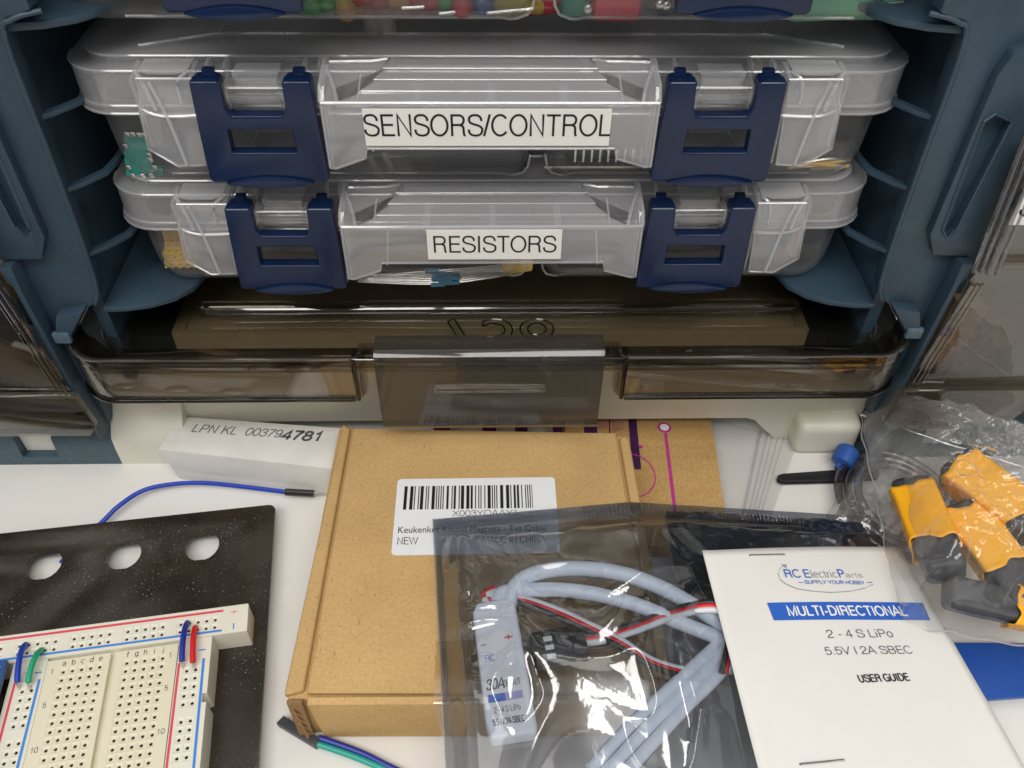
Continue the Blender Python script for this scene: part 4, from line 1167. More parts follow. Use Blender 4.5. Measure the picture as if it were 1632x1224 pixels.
# ================================================================== WHITE CARTON (left)
t = thing('white_carton', (-88, 205, 0), 'small scuffed white carton printed LPN KL 003794781', 'carton')
zt = 17.0
A0 = onz(252, 716, zt); A1 = onz(285, 663, zt); A2 = onz(545, 682, zt); A3 = onz(540, 748, zt)
xd = (A3 - A0).normalized()
A3 = A0 + xd * 76; A2 = A1 + (A2 - A1).normalized() * 72
b = B()
nose = (A0 + A1) / 2 + V(-1.5, 1, 0)
sh = V(0, 0, -zt)
inn = 2.6
topL = [A0, A1, A2, A3]
bot = [A0 + sh + xd * 3.2, A1 + sh + xd * 3, A2 + sh, A3 + sh]
b.mesh([*topL, *bot], [(0, 3, 2, 1), (0, 4, 7, 3), (1, 2, 6, 5), (2, 3, 7, 6), (4, 5, 6, 7)])
b.mesh([A0, A1, bot[1], bot[0], (A0 + A1 + bot[0] + bot[1]) / 4 + xd * 2.2], [(0, 1, 4), (1, 2, 4), (2, 3, 4), (3, 0, 4)])
bmesh.ops.remove_doubles(b.bm, verts=b.bm.verts, dist=0.01)
bmesh.ops.recalc_face_normals(b.bm, faces=b.bm.faces)
bmesh.ops.bevel(b.bm, geom=[e for e in b.bm.edges], offset=0.5, segments=2, profile=0.6, affect='EDGES')
b.done('carton_body', 'white_card', t)
b = B()
O = onz(304, 688, zt + 0.12); E1 = onz(440, 697, zt + 0.12); d1 = (E1 - O).normalized(); yd = V(-d1.y, d1.x, 0)
text(b, 'LPN KL  00379', O, d1, yd, width=(onz(445, 698, zt) - O).length, height=3.9, shear=0.22)
O2 = onz(447, 700, zt + 0.12); E2 = onz(510, 703, zt + 0.12)
text(b, '4781', O2, (E2 - O2), V(-(E2 - O2).y, (E2 - O2).x, 0), width=(E2 - O2).length, height=4.6, bold=0.055, shear=0.22)
b.done('printed_number', 'ink_grey', t, smooth=False)

# ================================================================== KRAFT MAILER (flat, behind)
t = thing('kraft_mailer', (45, 190, 0), 'flat kraft mailer printed with purple bars and magenta circles', 'mailer')
zm = 7.5
P0, P1, P2, P3 = onz(900, 655, zm), onz(1132, 655, zm), onz(1165, 870, zm), onz(900, 870, zm)
b = B(); b.prism([(p.x, p.y) for p in (P0, P1, P2, P3)], 'z', 0.4, zm, bevel=0.6)
b.done('mailer_body', 'kraft_brown', t)
def flat(b, pts, z):
    b.face([onz(x, y, z) for x, y in pts][::-1])
z1 = zm + 0.08
b = B()
flat(b, [(1000, 655), (1013, 655), (1022, 748), (1008, 748)], z1)
for x0, x1 in ((690, 716), (768, 790), (820, 840), (880, 895), (930, 951), (970, 972)):
    flat(b, [(x0, 655), (x1, 655), (x1 + 1, 690), (x0 + 1, 690)], z1)
b.done('printed_bars', 'ink_purple', t, smooth=False)
b = B()
flat(b, [(953, 655), (969, 655), (970, 684), (954, 684)], z1); flat(b, [(974, 655), (993, 655), (993, 685), (976, 690)], z1)
b.done('printed_blocks', 'ink_peach', t, smooth=False)
b = B()
flat(b, [(1058, 690), (1063, 690), (1079, 815), (1073, 815)], z1)
cc = onz(1059, 681, z1)
def ringf(b, c, r0, r1, n=28, a0=0, a1=2 * math.pi, ex=1.0):
    for i in range(n):
        a, e = a0 + (a1 - a0) * i / n, a0 + (a1 - a0) * (i + 1) / n
        b.face([c + V(r0 * math.cos(a), r0 * ex * math.sin(a), 0), c + V(r1 * math.cos(a), r1 * ex * math.sin(a), 0), c + V(r1 * math.cos(e), r1 * ex * math.sin(e), 0), c + V(r0 * math.cos(e), r0 * ex * math.sin(e), 0)])
ringf(b, cc, 1.75, 2.7)
c2 = onz(1006, 757, z1)
ringf(b, c2, 8.6, 9.1, 24, -1.45, 1.45, 1.15)
c3 = onz(1021, 712, z1); ringf(b, c3, 0.0, 0.9, 12)
b.done('printed_circuit', 'ink_magenta', t, smooth=False)
b = B(); ringf(b, cc + V(0, 0, 0.02), 0, 1.75); b.done('printed_dot', 'ink_white', t, smooth=False)

# ================================================================== KRAFT BOX with barcode
t = thing('kraft_box', (-4, 155, 0), 'shallow brown kraft box with a white barcode sticker on top', 'box')
zt = 25.6
TL, TR, BL = onz(548, 676, zt), onz(984, 690, zt), onz(452, 1110, zt)
BR = V(49.5, 103.6, zt)
TLi, TRi = V(-50.6, 204.6, zt), V(44.0, 201.4, zt)
BLi = onz(489, 1104, zt); BRi = V(45.4, 104.4, zt)
b = B()      # main body: tray below the lid flap, front face, side walls
fl = V(-58.2, 104.6, 0); fr = V(50.5, 103.0, 0); bl_ = V(-56.2, 206.5, 0); br_ = V(49.0, 201.5, 0)
b.prism([(fl.x, fl.y + 0.6), (fr.x, fr.y + 0.6), (br_.x, br_.y), (bl_.x, bl_.y)], 'z', 0.2, zt - 2.0, bevel=0.8, seg=3)
b.done('box_tray', 'kraft', t)
b = B()      # lid flap: folds over the front edge
lidp = [(BLi.x, BLi.y), (BRi.x, BRi.y), (TRi.x, TRi.y), (TLi.x, TLi.y)]
b.prism(lidp, 'z', zt - 2.0, zt, bevel=0.7, seg=3)
q = bmesh.new()
fx0, fx1 = BLi.x + 0.4, BRi.x + 2
front = [(fx0, 102.9, zt - 1.0), (fx1, 101.9, zt - 1.0), (fx1 + 0.4, 102.4, 1.2), (fx0 + 1.4, 103.6, 1.2)]
b.mesh([V(*front[0]), V(*front[1]), V(*front[2]), V(*front[3]), V(front[0][0], 104.6, zt - 0.1), V(front[1][0], 103.8, zt - 0.1), V(front[2][0], 104.4, 1.2), V(front[3][0], 105.2, 1.2)],
       [(3, 2, 1, 0), (0, 1, 5, 4), (0, 4, 7, 3), (1, 2, 6, 5), (2, 3, 7, 6)])
b.done('lid_flap', 'kraft', t)
for nm, poly in (('left_flap', [(BL.x - 0.2, BL.y + 0.6), (BLi.x - 1.0, BLi.y + 0.9), (TLi.x - 1.1, TLi.y + 0.2), (TL.x - 0.6, TL.y + 0.8)]),
                 ('right_flap', [(TRi.x + 1.1, TRi.y - 2.2), (BRi.x + 1.2, BRi.y), (BR.x + 1.0, BR.y), (TRi.x + 4.6, TRi.y - 3.6), (TRi.x + 3.4, TRi.y - 0.6)])):
    b = B()
    b.prism(poly, 'z', zt - 3.0, zt - 0.2, bevel=1.1, seg=3)
    b.done('side_flap', 'kraft', t)
b = B()      # open corrugated corner
for k in range(5):
    zz = 22 - 4.5 * k
    b.tube([V(-57.0 + 0.3 * k, 103.4, zz), V(-56.2 + 0.3 * k, 102.6 + 0.2 * (k % 2), zz - 2), V(-55.4 + 0.25 * k, 103.2, zz - 4)], 0.5, 6, 3)
b.box(-57.9, -53.6, 103.3, 104.4, 3, 25, bevel=0.3)
b.done('torn_corner', 'kraft_inside', t)
# sticker
zs = zt + 0.10
S0, S1, S2 = V(-32.8, 180.9, zs), V(20.8, 181.2, zs), V(-32.5, 150.4, zs)
O, xd, yd, nn, SW, SH = frame2(S0, S1, S2)
M = fmat(O - yd * SH, xd, yd, nn)
b = B(); b.prism(rrect(0, SW, 0, SH, 1.4, 5), 'z', 0, 0.12, M=M)
st = b.done('barcode_sticker', 'sticker', t, smooth=False)
b = B()
r2 = random.Random(11)
bar0, bar1 = 2.6 / 54 * SW, 46.0 / 54 * SW
seq = []
x = bar0
up = SH - 3.2
lo = SH - 12.9
wn = [0.34, 0.34, 0.72, 1.05]
while x < bar1:
    wv = r2.choice(wn)
    b.face([M @ V(x, lo, 0.2), M @ V(min(x + wv, bar1), lo, 0.2), M @ V(min(x + wv, bar1), up, 0.2), M @ V(x, up, 0.2)])
    x += wv + r2.choice([0.4, 0.4, 0.75, 0.95])
text(b, 'X003YOAAY1', M @ V(SW * 0.405, lo - 2.9, 0.2), xd, yd, width=21.5, height=2.3, align=0.0 + 0.12)
text(b, 'Keukenket Round Magnets - Ext Cable', M @ V(1.6, lo - 9.2, 0.2), xd, yd, width=48, height=2.5)
text(b, 'NEW', M @ V(1.6, lo - 13.6, 0.2), xd, yd, width=6.4, height=2.7)
text(b, 'MADE IN CHINA', M @ V(29, lo - 13.6, 0.2), xd, yd, width=20, height=2.5)
b.done('printed_text', 'ink', st, smooth=False)
b = B()      # strip of clear packing tape over the front edge
b.mesh([V(-17.2, 121, zt + .06), V(20, 121, zt + .06), V(20, 103.4, zt + .06), V(-17.2, 103.6, zt + .06), V(20, 102.2, zt - .6), V(-17.2, 102.4, zt - .6), V(20, 101.6, 2), V(-16.0, 102.6, 2)], [(3, 2, 1, 0), (5, 4, 2, 3), (7, 6, 4, 5)])
b.done('clear_tape', 'packing_tape', t)

# ================================================================== BREADBOARD ON PLATE
ANG = math.radians(8.0)
pt = 2.58
OB = V(-127.8, 118.3, 0)
UB, VB = V(math.cos(ANG), math.sin(ANG), 0), V(math.sin(ANG), -math.cos(ANG), 0)
def uv(u, v, z):
    return OB + UB * (u * pt) + VB * (v * pt) + V(0, 0, z)
ZB = 15.0
zp = 6.0
c = onz(439, 803, zp); e = onz(408, 1224, zp); f = onz(0, 850, zp)
t = thing('metal_plate', (c + f) / 2, 'dusty black metal base plate with three slotted holes', 'plate')
ux = (c - f).normalized(); vy = V(ux.y, -ux.x, 0)
PM = fmat(V(c.x, c.y, 0), ux, -vy, V(0, 0, 1))      # local: origin at the corner, x to the right, y away from the viewer
b = B()
holes = []
for px, py in ((322, 870), (197, 884), (70, 900)):
    q = PM.inverted() @ onz(px, py, zp)
    hh = []
    for k in range(20):
        a = 2 * math.pi * k / 20
        hx, hy = 5.7 * math.cos(a), 5.9 * math.sin(a)
        hh.append((q.x + hx, q.y + max(-5.6, min(4.4, hy))))
    holes.append(hh)
def corner(): 
    return [(-2.6 + 2.6 * math.cos(math.radians(a)), -2.6 + 2.6 * math.sin(math.radians(a))) for a in range(0, 91, 15)]
outl = [(-230, 0), (-230, -190), (0.0, -190)] + corner()
b.prism(outl, 'z', zp - 1.4, zp, holes=holes, M=PM, bevel=0.25)
b.done('plate_sheet', 'plate_paint', t, smooth=True)
b = B()
for x, y in ((-9, -9), (-9, -150)):
    q = PM @ V(x, y, 0)
    b.loft([[(q.x + 4 * math.cos(2 * math.pi * k / 16), q.y + 4 * math.sin(2 * math.pi * k / 16), z) for k in range(16)] for z in (0.1, zp - 1.5)])
b.done('rubber_foot', 'black_plastic', t)

bb = thing('breadboard', uv(6, 4, zp), 'cream solderless breadboard with red and blue power rails', 'breadboard')
BMX = fmat(uv(0, 0, 0), UB * 1.0, VB * -1.0, V(0, 0, 1))
def board(name, rects, blocks, mat, z0, z1, outline):
    """top sheet with moulded square pits (u, v in hole pitches), side walls from the outline"""
    b = B()
    b.m(mat)
    xs, ys = set(), set()
    for r in rects: xs |= {r[0], r[1]}; ys |= {r[2], r[3]}
    bl = []
    for (u0, v0, nu, nv) in blocks:
        bl.append((u0 - .5, u0 + nu - .5, v0 - .5, v0 + nv - .5)); xs |= {u0 - .5, u0 + nu - .5}; ys |= {v0 - .5, v0 + nv - .5}
    xs, ys = sorted(xs), sorted(ys)
    ins = lambda R_, x, y: R_[0] <= x <= R_[1] and R_[2] <= y <= R_[3]
    for x0, x1 in zip(xs, xs[1:]):
        for y0, y1 in zip(ys, ys[1:]):
            cx_, cy_ = (x0 + x1) / 2, (y0 + y1) / 2
            if any(ins(r, cx_, cy_) for r in rects) and not any(ins(r, cx_, cy_) for r in bl):
                b.face([uv(x0, y0, z1), uv(x0, y1, z1), uv(x1, y1, z1), uv(x1, y0, z1)])
    def sq(u, v, h, z):
        return [uv(u - h, v - h, z), uv(u - h, v + h, z), uv(u + h, v + h, z), uv(u + h, v - h, z)]
    for (u0, v0, nu, nv) in blocks:
        for i in range(nu):
            for j in range(nv):
                u, v = u0 + i, v0 + j
                L_ = [sq(u, v, .5, z1), sq(u, v, .43, z1), sq(u, v, .37, z1 - .14), sq(u, v, .20, z1 - .22), sq(u, v, .165, z1 - 0.5)]
                for A_, C_ in zip(L_, L_[1:]):
                    for k in range(4):
                        b.face([A_[k], A_[(k + 1) % 4], C_[(k + 1) % 4], C_[k]])
                b.m('hole_dark')
                D_ = sq(u, v, .165, z1 - 2.2)
                for k in range(4):
                    b.face([L_[-1][k], L_[-1][(k + 1) % 4], D_[(k + 1) % 4], D_[k]])
                b.face(D_)
                b.m(mat)
    n = len(outline)
    for k in range(n):
        p_, q_ = outline[k], outline[(k + 1) % n]
        b.face([uv(*p_, z1), uv(*q_, z1), uv(*q_, z0), uv(*p_, z0)])
    bmesh.ops.remove_doubles(b.bm, verts=b.bm.verts, dist=0.002)
    bmesh.ops.recalc_face_normals(b.bm, faces=b.bm.faces)
    o = b.done(name, None, bb, smooth=False)
    md = o.modifiers.new('soft_edges', 'BEVEL'); md.width = 0.00035; md.segments = 2; md.limit_method = 'ANGLE'; md.angle_limit = math.radians(80)
    return o
zb0 = zp + 0.05
board('power_rail', [(-24, 20.45, -5.75, -2.05)], [(12.6, -4.15, 5, 2), (6.5, -4.15, 5, 2), (0.4, -4.15, 5, 2), (-5.7, -4.15, 5, 2), (-11.8, -4.15, 5, 2)], 'board_rail_plastic', zb0, ZB, [(-24, -5.75), (20.45, -5.75), (20.45, -2.05), (-24, -2.05)])
VM = 34
board('power_rail', [(12.75, 16.45, -2.0, 5.1), (12.75, 15.95, 5.1, 6.1), (12.75, 16.45, 6.1, VM)], [(13.9, 2, 2, 5), (13.9, 8, 2, 5), (13.9, 14, 2, 5), (13.9, 20, 2, 5)], 'board_rail_plastic', zb0, ZB,
      [(12.75, -2.0), (16.45, -2.0), (16.45, 5.1), (15.95, 5.25), (15.95, 5.95), (16.45, 6.1), (16.45, VM), (12.75, VM)])
board('power_rail', [(-5.75, -2.02, -2.0, VM)], [(-4.1, 1.7, 2, 5), (-4.1, 7.7, 2, 5), (-4.1, 13.7, 2, 5)], 'board_rail_plastic', zb0, ZB, [(-5.75, -2.0), (-2.02, -2.0), (-2.02, VM), (-5.75, VM)])
board('terminal_strip', [(-1.95, 5.05, -1.6, VM)], [(0, 0, 5, 26)], 'board_plastic', zb0, ZB + 0.15, [(-1.95, -1.6), (5.05, -1.6), (5.05, VM), (-1.95, VM)])
board('terminal_strip', [(5.75, 12.65, -1.6, VM)], [(7, 0, 5, 26)], 'board_plastic', zb0, ZB + 0.15, [(5.75, -1.6), (12.65, -1.6), (12.65, VM), (5.75, VM)])
b = B()
q = [uv(-2.0, -2.0, 0), uv(12.7, -2.0, 0), uv(12.7, VM, 0), uv(-2.0, VM, 0)]
b.mesh([V(p.x, p.y, z) for z in (zb0, ZB - 1.6) for p in q], [(4, 7, 6, 5), (0, 1, 5, 4)])
b.done('centre_channel', 'board_plastic', bb, smooth=False)
def strip(b, u0, v0, u1, v1, wd, z):
    a, c_ = uv(u0, v0, z), uv(u1, v1, z)
    d = (c_ - a).normalized(); n_ = V(-d.y, d.x, 0) * wd / 2
    b.face([a - n_, c_ - n_, c_ + n_, a + n_])
zl = ZB + 0.06
b = B(); strip(b, -24, -5.3, 17.5, -5.2, 0.75, zl); strip(b, 12.98, 0.9, 12.98, VM, 0.7, zl + .0); strip(b, -5.1, 0.6, -5.2, VM, 0.7, zl)
text(b, '+', uv(18.4, -4.55, zl), UB, -VB, width=2.0, height=2.0); text(b, '-', uv(-4.3, -0.2, zl), UB, -VB, width=0.7, height=2.0)
b.done('rail_stripe', 'rail_red', bb, smooth=False)
b = B(); strip(b, -24, -2.65, 17.5, -2.55, 0.7, zl); strip(b, 15.72, 0.75, 15.95, VM, 0.75, zl); strip(b, -2.45, 0.5, -2.75, VM, 0.75, zl)
strip(b, 18.85, -3.3, 18.85, -2.5, 0.35, zl); strip(b, 15.05, -0.35, 15.85, -0.35, 0.4, zl); strip(b, -3.2, -0.35, -2.4, -0.35, 0.4, zl)
b.done('rail_stripe', 'rail_blue', bb, smooth=False)
b = B()
zl2 = ZB + 0.22
for k, ch in enumerate('abcde'): text(b, ch, uv(k, -0.72, zl2), UB, -VB, height=1.75, align=0.5)
for k, ch in enumerate('fghij'): text(b, ch, uv(7 + k, -0.72, zl2), UB, -VB, height=1.75, align=0.5)
for v, s_ in ((0, '1'), (4, '5'), (9, '10'), (14, '15')):
    text(b, s_, uv(-1.2, v + 0.1, zl2), UB, -VB, height=1.6, align=0.5); text(b, s_, uv(11.9, v + 0.1, zl2), UB, -VB, height=1.6, align=0.5)
b.done('printed_letters', 'ink', bb, smooth=False)
# small controller board at the left edge
t = thing('controller_board', uv(-12, 8, ZB), 'small blue controller board plugged in left of the breadboard rails', 'circuit board')
b = B(); b.prism([(-17, -30), (-5.95, -30), (-5.95, 1.7), (-17, 1.7)], 'z', ZB + 2.2, ZB + 3.8, M=Matrix.Translation(OB) @ fmat(V(0, 0, 0), UB, -VB, V(0, 0, 1)) @ Matrix.Diagonal((pt, pt, 1, 1)))
b.done('board', 'module_blue', t, smooth=False)
b = B()
for k in range(10):
    q = uv(-6.6, -0.6 + k, ZB + 3.9); b.box(-0.7, 0.7, -0.7, 0.7, 0, 0.25, Matrix.Translation(q), bevel=0.15)
b.done('solder_pads', 'metal', t)
# jumper wires bridging the rails
def jumper(a, c_, mat, label, h=5.0, tip=True):
    t = thing('jumper_wire', uv(*a, ZB), label, 'jumper wire', 'short jumper wires on the breadboard')
    p0, p1 = uv(*a, ZB + 0.3), uv(*c_, ZB + 1.2)
    mid = (p0 + p1) / 2 + V(0, 0, h * 0.55)
    b = B(); b.tube([p0, p0 * 0.9 + p1 * 0.1 + V(0, 0, h * 0.25), p0 * 0.7 + p1 * 0.3 + V(0, 0, h * 0.5), mid, p0 * 0.2 + p1 * 0.8 + V(0, 0, h * 0.42), p1 + V(0, 0, 0.8)], 0.85, 12, 5); b.done('insulation', mat, t)
    b = B(); b.tube([p1 + V(0, 0, 0.9), p1 + VB * 0.6 + V(0, 0, -0.2), p1 + VB * 1.3 + V(0, 0, -2.4)], 0.36, 8, 4); b.done('bare_tip', 'metal', t)
jumper((-4.95, -4.15), (-4.45, 0.95), 'wire_blue', 'blue jumper wire beside the green jumper on the breadboard', 4)
jumper((-2.95, -3.15), (-3.25, 1.15), 'wire_green', 'green jumper wire bridging the breadboard rails', 4)
jumper((13.4, -4.15), (13.5, 1.2), 'wire_deep_blue', 'blue jumper wire beside the red jumper on the breadboard', 4)
jumper((14.4, -3.4), (14.75, 1.5), 'wire_red', 'red jumper wire bridging the breadboard rails', 3)

# ================================================================== LOOSE WIRES
t = thing('loose_jumper', (-100, 195, 0), 'long blue jumper wire with black pin end behind the plate', 'jumper wire')
b = B()
b.tube([V(-150, 165, 1.0), onz(163, 832, 3), onz(190, 806, 4), onz(230, 781, 4), onz(280, 771, 4), onz(330, 770, 4), onz(390, 776, 4), onz(462, 785, 4)], 0.85, 10, 6); b.done('wire', 'wire_blue', t)
b = B(); a, c_ = onz(455, 784, 4), onz(500, 786.5, 4); b.tube([a, a + (c_ - a) * .1, c_ - (c_ - a) * .15, c_], 1.35, 10, 1); b.done('pin_sleeve', 'black_plastic', t)
b = B(); b.tube([onz(499, 786, 4), onz(517, 786, 4)], 0.4, 8, 1); b.done('pin', 'metal', t)
t = thing('wire_plug', (-58, 103, 0), 'dark plug with teal and blue wires poking out under the kraft box', 'plug')
p = [onz(440, 1152, 3), onz(452, 1140, 3), onz(510, 1176, 3), onz(503, 1190, 3)]
b = B(); b.prism([(q.x, q.y) for q in p], 'z', 0.3, 3.0, bevel=0.3); b.done('plug_body', 'dark_grey_plastic', t)
for dx, mt in ((0, 'wire_teal'), (1, 'wire_deep_blue')):
    b = B(); b.tube([onz(500 + 8 * dx, 1184 - 8 * dx, 2), onz(540 + 4 * dx, 1197 - 9 * dx, 2), onz(580 + 3 * dx, 1212 - 9 * dx, 2), onz(625, 1232 - 8 * dx, 2), onz(690, 1262 - 8 * dx, 2)], 0.95, 10, 5); b.done('wire', mt, t)

# ================================================================== SHIELDING BAG with speed controller
def base1(x, y):
    z = 26.6 - 0.24 * max(0.0, x - 45.0)
    z -= 0.10 * max(0.0, 104 - y)
    return max(z, 5.0)
T0, T1 = drape(690, 828, base1, 0.4), drape(1404, 822, base1, 0.4)
B0, B1 = drape(714, 1290, base1, 0.4), drape(1560, 1290, base1, 0.4)
t = thing('shielding_bag', (T0 + B1) / 2, 'shiny grey antistatic bag holding a speed controller, leaflet stapled on', 'bag')
def film(u, v, top):
    a = T0.lerp(T1, u); c_ = B0.lerp(B1, u)
    p = a.lerp(c_, v)
    z = base1(p.x, p.y) + 0.35
    ed = min(1.0, u / 0.06, (1 - u) / 0.06, max(0.0, (v - 0.05) / 0.12), 1.0)
    ed = ed * ed * (3 - 2 * ed)
    if top:
        q = V(p.x * 0.022, p.y * 0.022, 3.1)
        q = q + V(noise.noise(q * 1.5), noise.noise(q * 1.5 + V(5, 5, 5)), 0) * 0.35
        wr = 2.4 * ridge(q, 1.0) + 1.0 * ridge(q + V(9, 4, 1), 2.1) + 0.9 * max(0, ridge(q + V(3, 1, 7), 1.9)) ** 6
        # taut creases radiating from the upper corners and the cable loop
        for (cx_, cy_, am) in ((T0.x + 8, T0.y - 6, 1.1), (80, 140, 1.0)):
            an = math.atan2(p.y - cy_, p.x - cx_); rr_ = math.hypot(p.x - cx_, p.y - cy_)
            wr += 0.8 * am * math.sin(an * 9 + 1.3 * noise.noise(V(rr_ * 0.05, an, 0))) * math.exp(-rr_ / 26)
        wr *= 1 - 0.85 * math.exp(-((p.x - 14) ** 2 + (p.y - 128) ** 2) / 260)
        z += ed * (6.8 + wr) if u < 0.5 else min(ed * (6.8 + wr), max(7.4, 9.0 - 40 * (u - 0.5)))
    if v < 0.055:
        z += 0.25 + 0.10 * math.sin(u * 700)
    return V(p.x, p.y, z)
b = B()
b.m('shield_film').grid(lambda u, v: film(u, v, True), 220, 150)
b.m('shield_film_back').grid(lambda u, v: film(u, v, False), 60, 40)
b.done('bag_film', None, t, ang=180)
b = B()          # ribbed heat seal along the upper edge
b.grid(lambda u, v: film(u, 0.002 + 0.05 * v, True) + V(0, 0, 0.25 + 0.13 * (math.sin(u * 1500) if v > 0.25 else math.sin(v * 40))), 640, 10)
b.done('heat_seal', 'shield_film', t, ang=180)
b = B()
n_ = 60
b.tube([film(0, i / n_, False) + V(0, 0, .3) for i in range(n_ + 1)], 0.2, 5, 1)  # pale line added for the bright highlight on the left border
b.done('side_highlight', 'poly_film', t)
def inb(px, py, dz=4.0):
    return drape(px, py, base1, dz)
# leaflet stapled to the bag (part)
def sheet(px, py, dz):
    return drape(px, py, base1, dz)
lf = [sheet(1119, 878, 10.4), sheet(1432, 872, 9.4), sheet(1640, 1236, 8.6), sheet(1214, 1248, 10.6)]
b = B()
def leaf(u, v):
    p = lf[0].lerp(lf[1], u).lerp(lf[3].lerp(lf[2], u), v)
    return p + V(0, 0, 0.9 * math.sin(math.pi * u) * (1 - 0.5 * v) + 0.35 * noise.noise(V(u * 3, v * 3, 2)))
b.grid(leaf, 30, 30)
leafo = b.done('leaflet', 'leaflet_paper', t, solidify=0.25, ang=180)
# solve leaf (u,v) from pixel: inverse bilinear by search
def leafpix(px, py):
    u, v = 0.5, 0.5
    def pr(P):
        d = P - EYE
        return CX + FPX * d.dot(RT) / d.dot(FW), CY - FPX * d.dot(UP) / d.dot(FW)
    for _ in range(25):
        x0, y0 = pr(leaf(u, v)); x1, y1 = pr(leaf(u + .001, v)); x2, y2 = pr(leaf(u, v + .001))
        a11, a12, a21, a22 = (x1 - x0) / .001, (x2 - x0) / .001, (y1 - y0) / .001, (y2 - y0) / .001
        dt = a11 * a22 - a12 * a21
        ex, ey = px - x0, py - y0
        u += 0.8 * (a22 * ex - a12 * ey) / dt; v += 0.8 * (-a21 * ex + a11 * ey) / dt
    return u, v
def leaftext(b, s, pl, pr_, hpx, bold=0.0, lift=0.6):
    """flat lettering bent onto the leaflet between two baseline ends"""
    tmp = B()
    asp = math.hypot(pr_[0] - pl[0], pr_[1] - pl[1]) / hpx
    text(tmp, s, (0, 0, 0), (1, 0, 0), (0, 1, 0), width=asp, height=1.0, bold=bold)
    u0, v0 = leafpix(*pl); u1, v1 = leafpix(*pr_)
    um, vm = leafpix((pl[0] + pr_[0]) / 2, (pl[1] + pr_[1]) / 2 - hpx)
    du, dv = um - (u0 + u1) / 2, vm - (v0 + v1) / 2
    # keep letters upright along the sheet's own side direction
    du = 0.0
    mp = {}
    for f_ in tmp.bm.faces:
        vs = []
        for vv in f_.verts:
            x, y = vv.co.x / asp, vv.co.y
            P = leaf(u0 + (u1 - u0) * x + du * y, v0 + (v1 - v0) * x + dv * y)
            vs.append(P + V(0, 0, lift))
        b.face(vs)
    tmp.bm.free()
def leafpoly(b, pts, lift=0.5, n=24):
    uvs = [leafpix(*p) for p in pts]
    for i in range(n):
        a, c_ = i / n, (i + 1) / n
        L0 = [uvs[0][k] + (uvs[1][k] - uvs[0][k]) * a for k in (0, 1)]; L1 = [uvs[0][k] + (uvs[1][k] - uvs[0][k]) * c_ for k in (0, 1)]
        M0 = [uvs[3][k] + (uvs[2][k] - uvs[3][k]) * a for k in (0, 1)]; M1 = [uvs[3][k] + (uvs[2][k] - uvs[3][k]) * c_ for k in (0, 1)]
        b.face([leaf(*q_) + V(0, 0, lift) for q_ in (M0, M1, L1, L0)])
b = B(); leafpoly(b, [(1222, 962), (1470, 962), (1482, 990), (1233, 990)])
b.done('blue_band', 'ink_blue', leafo, smooth=False)
b = B(); leaftext(b, 'MULTI-DIRECTIONAL', (1257, 983), (1446, 983), 16, 0.035, 0.62); b.done('white_lettering', 'ink_white', leafo, smooth=False)
b = B()
leaftext(b, 'RC', (1252, 922), (1277, 922), 13, 0.02); leaftext(b, 'E', (1283, 922), (1292, 922), 13, 0.02); leaftext(b, 'P', (1338, 922), (1347, 922), 13, 0.02)
leaftext(b, 'SUPPLY YOUR HOBBY', (1283, 932), (1378, 933), 6, 0.02)
leafpoly(b, [(1272, 929), (1280, 929), (1280, 930), (1272, 930)], n=1); leafpoly(b, [(1381, 929), (1390, 929), (1390, 930), (1381, 930)], n=1)
b.done('logo_letters', 'ink_blue', leafo, smooth=False)
b = B()
leaftext(b, 'lectric', (1294, 922), (1335, 922), 12); leaftext(b, 'arts', (1349, 922), (1375, 922), 8)
arc = [(1250, 902), (1243, 907), (1240, 915), (1243, 924), (1253, 932), (1270, 939), (1295, 943), (1325, 945), (1355, 943), (1378, 938), (1391, 932)]
for p_, q_ in zip(arc, arc[1:]):
    leafpoly(b, [p_, q_, (q_[0], q_[1] + 1.3), (p_[0] - 1.0, p_[1] + 1.0)], n=1)
leafpoly(b, [(1244, 901), (1253, 901), (1253, 908), (1250, 905)], n=1)
b.done('logo_swoosh', 'ink_pale', leafo, smooth=False)
b = B()
leaftext(b, '2 - 4 S LiPo', (1320, 1018), (1424, 1017), 13, 0.0); leaftext(b, '5.5V | 2A SBEC', (1317, 1045), (1455, 1043), 13, 0.0)
b.done('rating_lettering', 'ink_grey', leafo, smooth=False)
b = B(); leaftext(b, 'USER GUIDE', (1370, 1089), (1450, 1086), 12, 0.03); b.done('guide_lettering', 'ink', leafo, smooth=False)
for pl, pr_ in (((1194, 886), (1251, 885)), ((1274, 1219), (1346, 1212))):
    b = B()
    u0, v0 = leafpix(*pl); u1, v1 = leafpix(*pr_)
    a, c_ = leaf(u0, v0) + V(0, 0, .1), leaf(u1, v1) + V(0, 0, .1)
    b.tube([a, a + V(0, 0, .45) + (c_ - a) * .03, c_ + V(0, 0, .45) - (c_ - a) * .03, c_], 0.28, 6, 1)
    b.done('staple', 'metal', leafo)
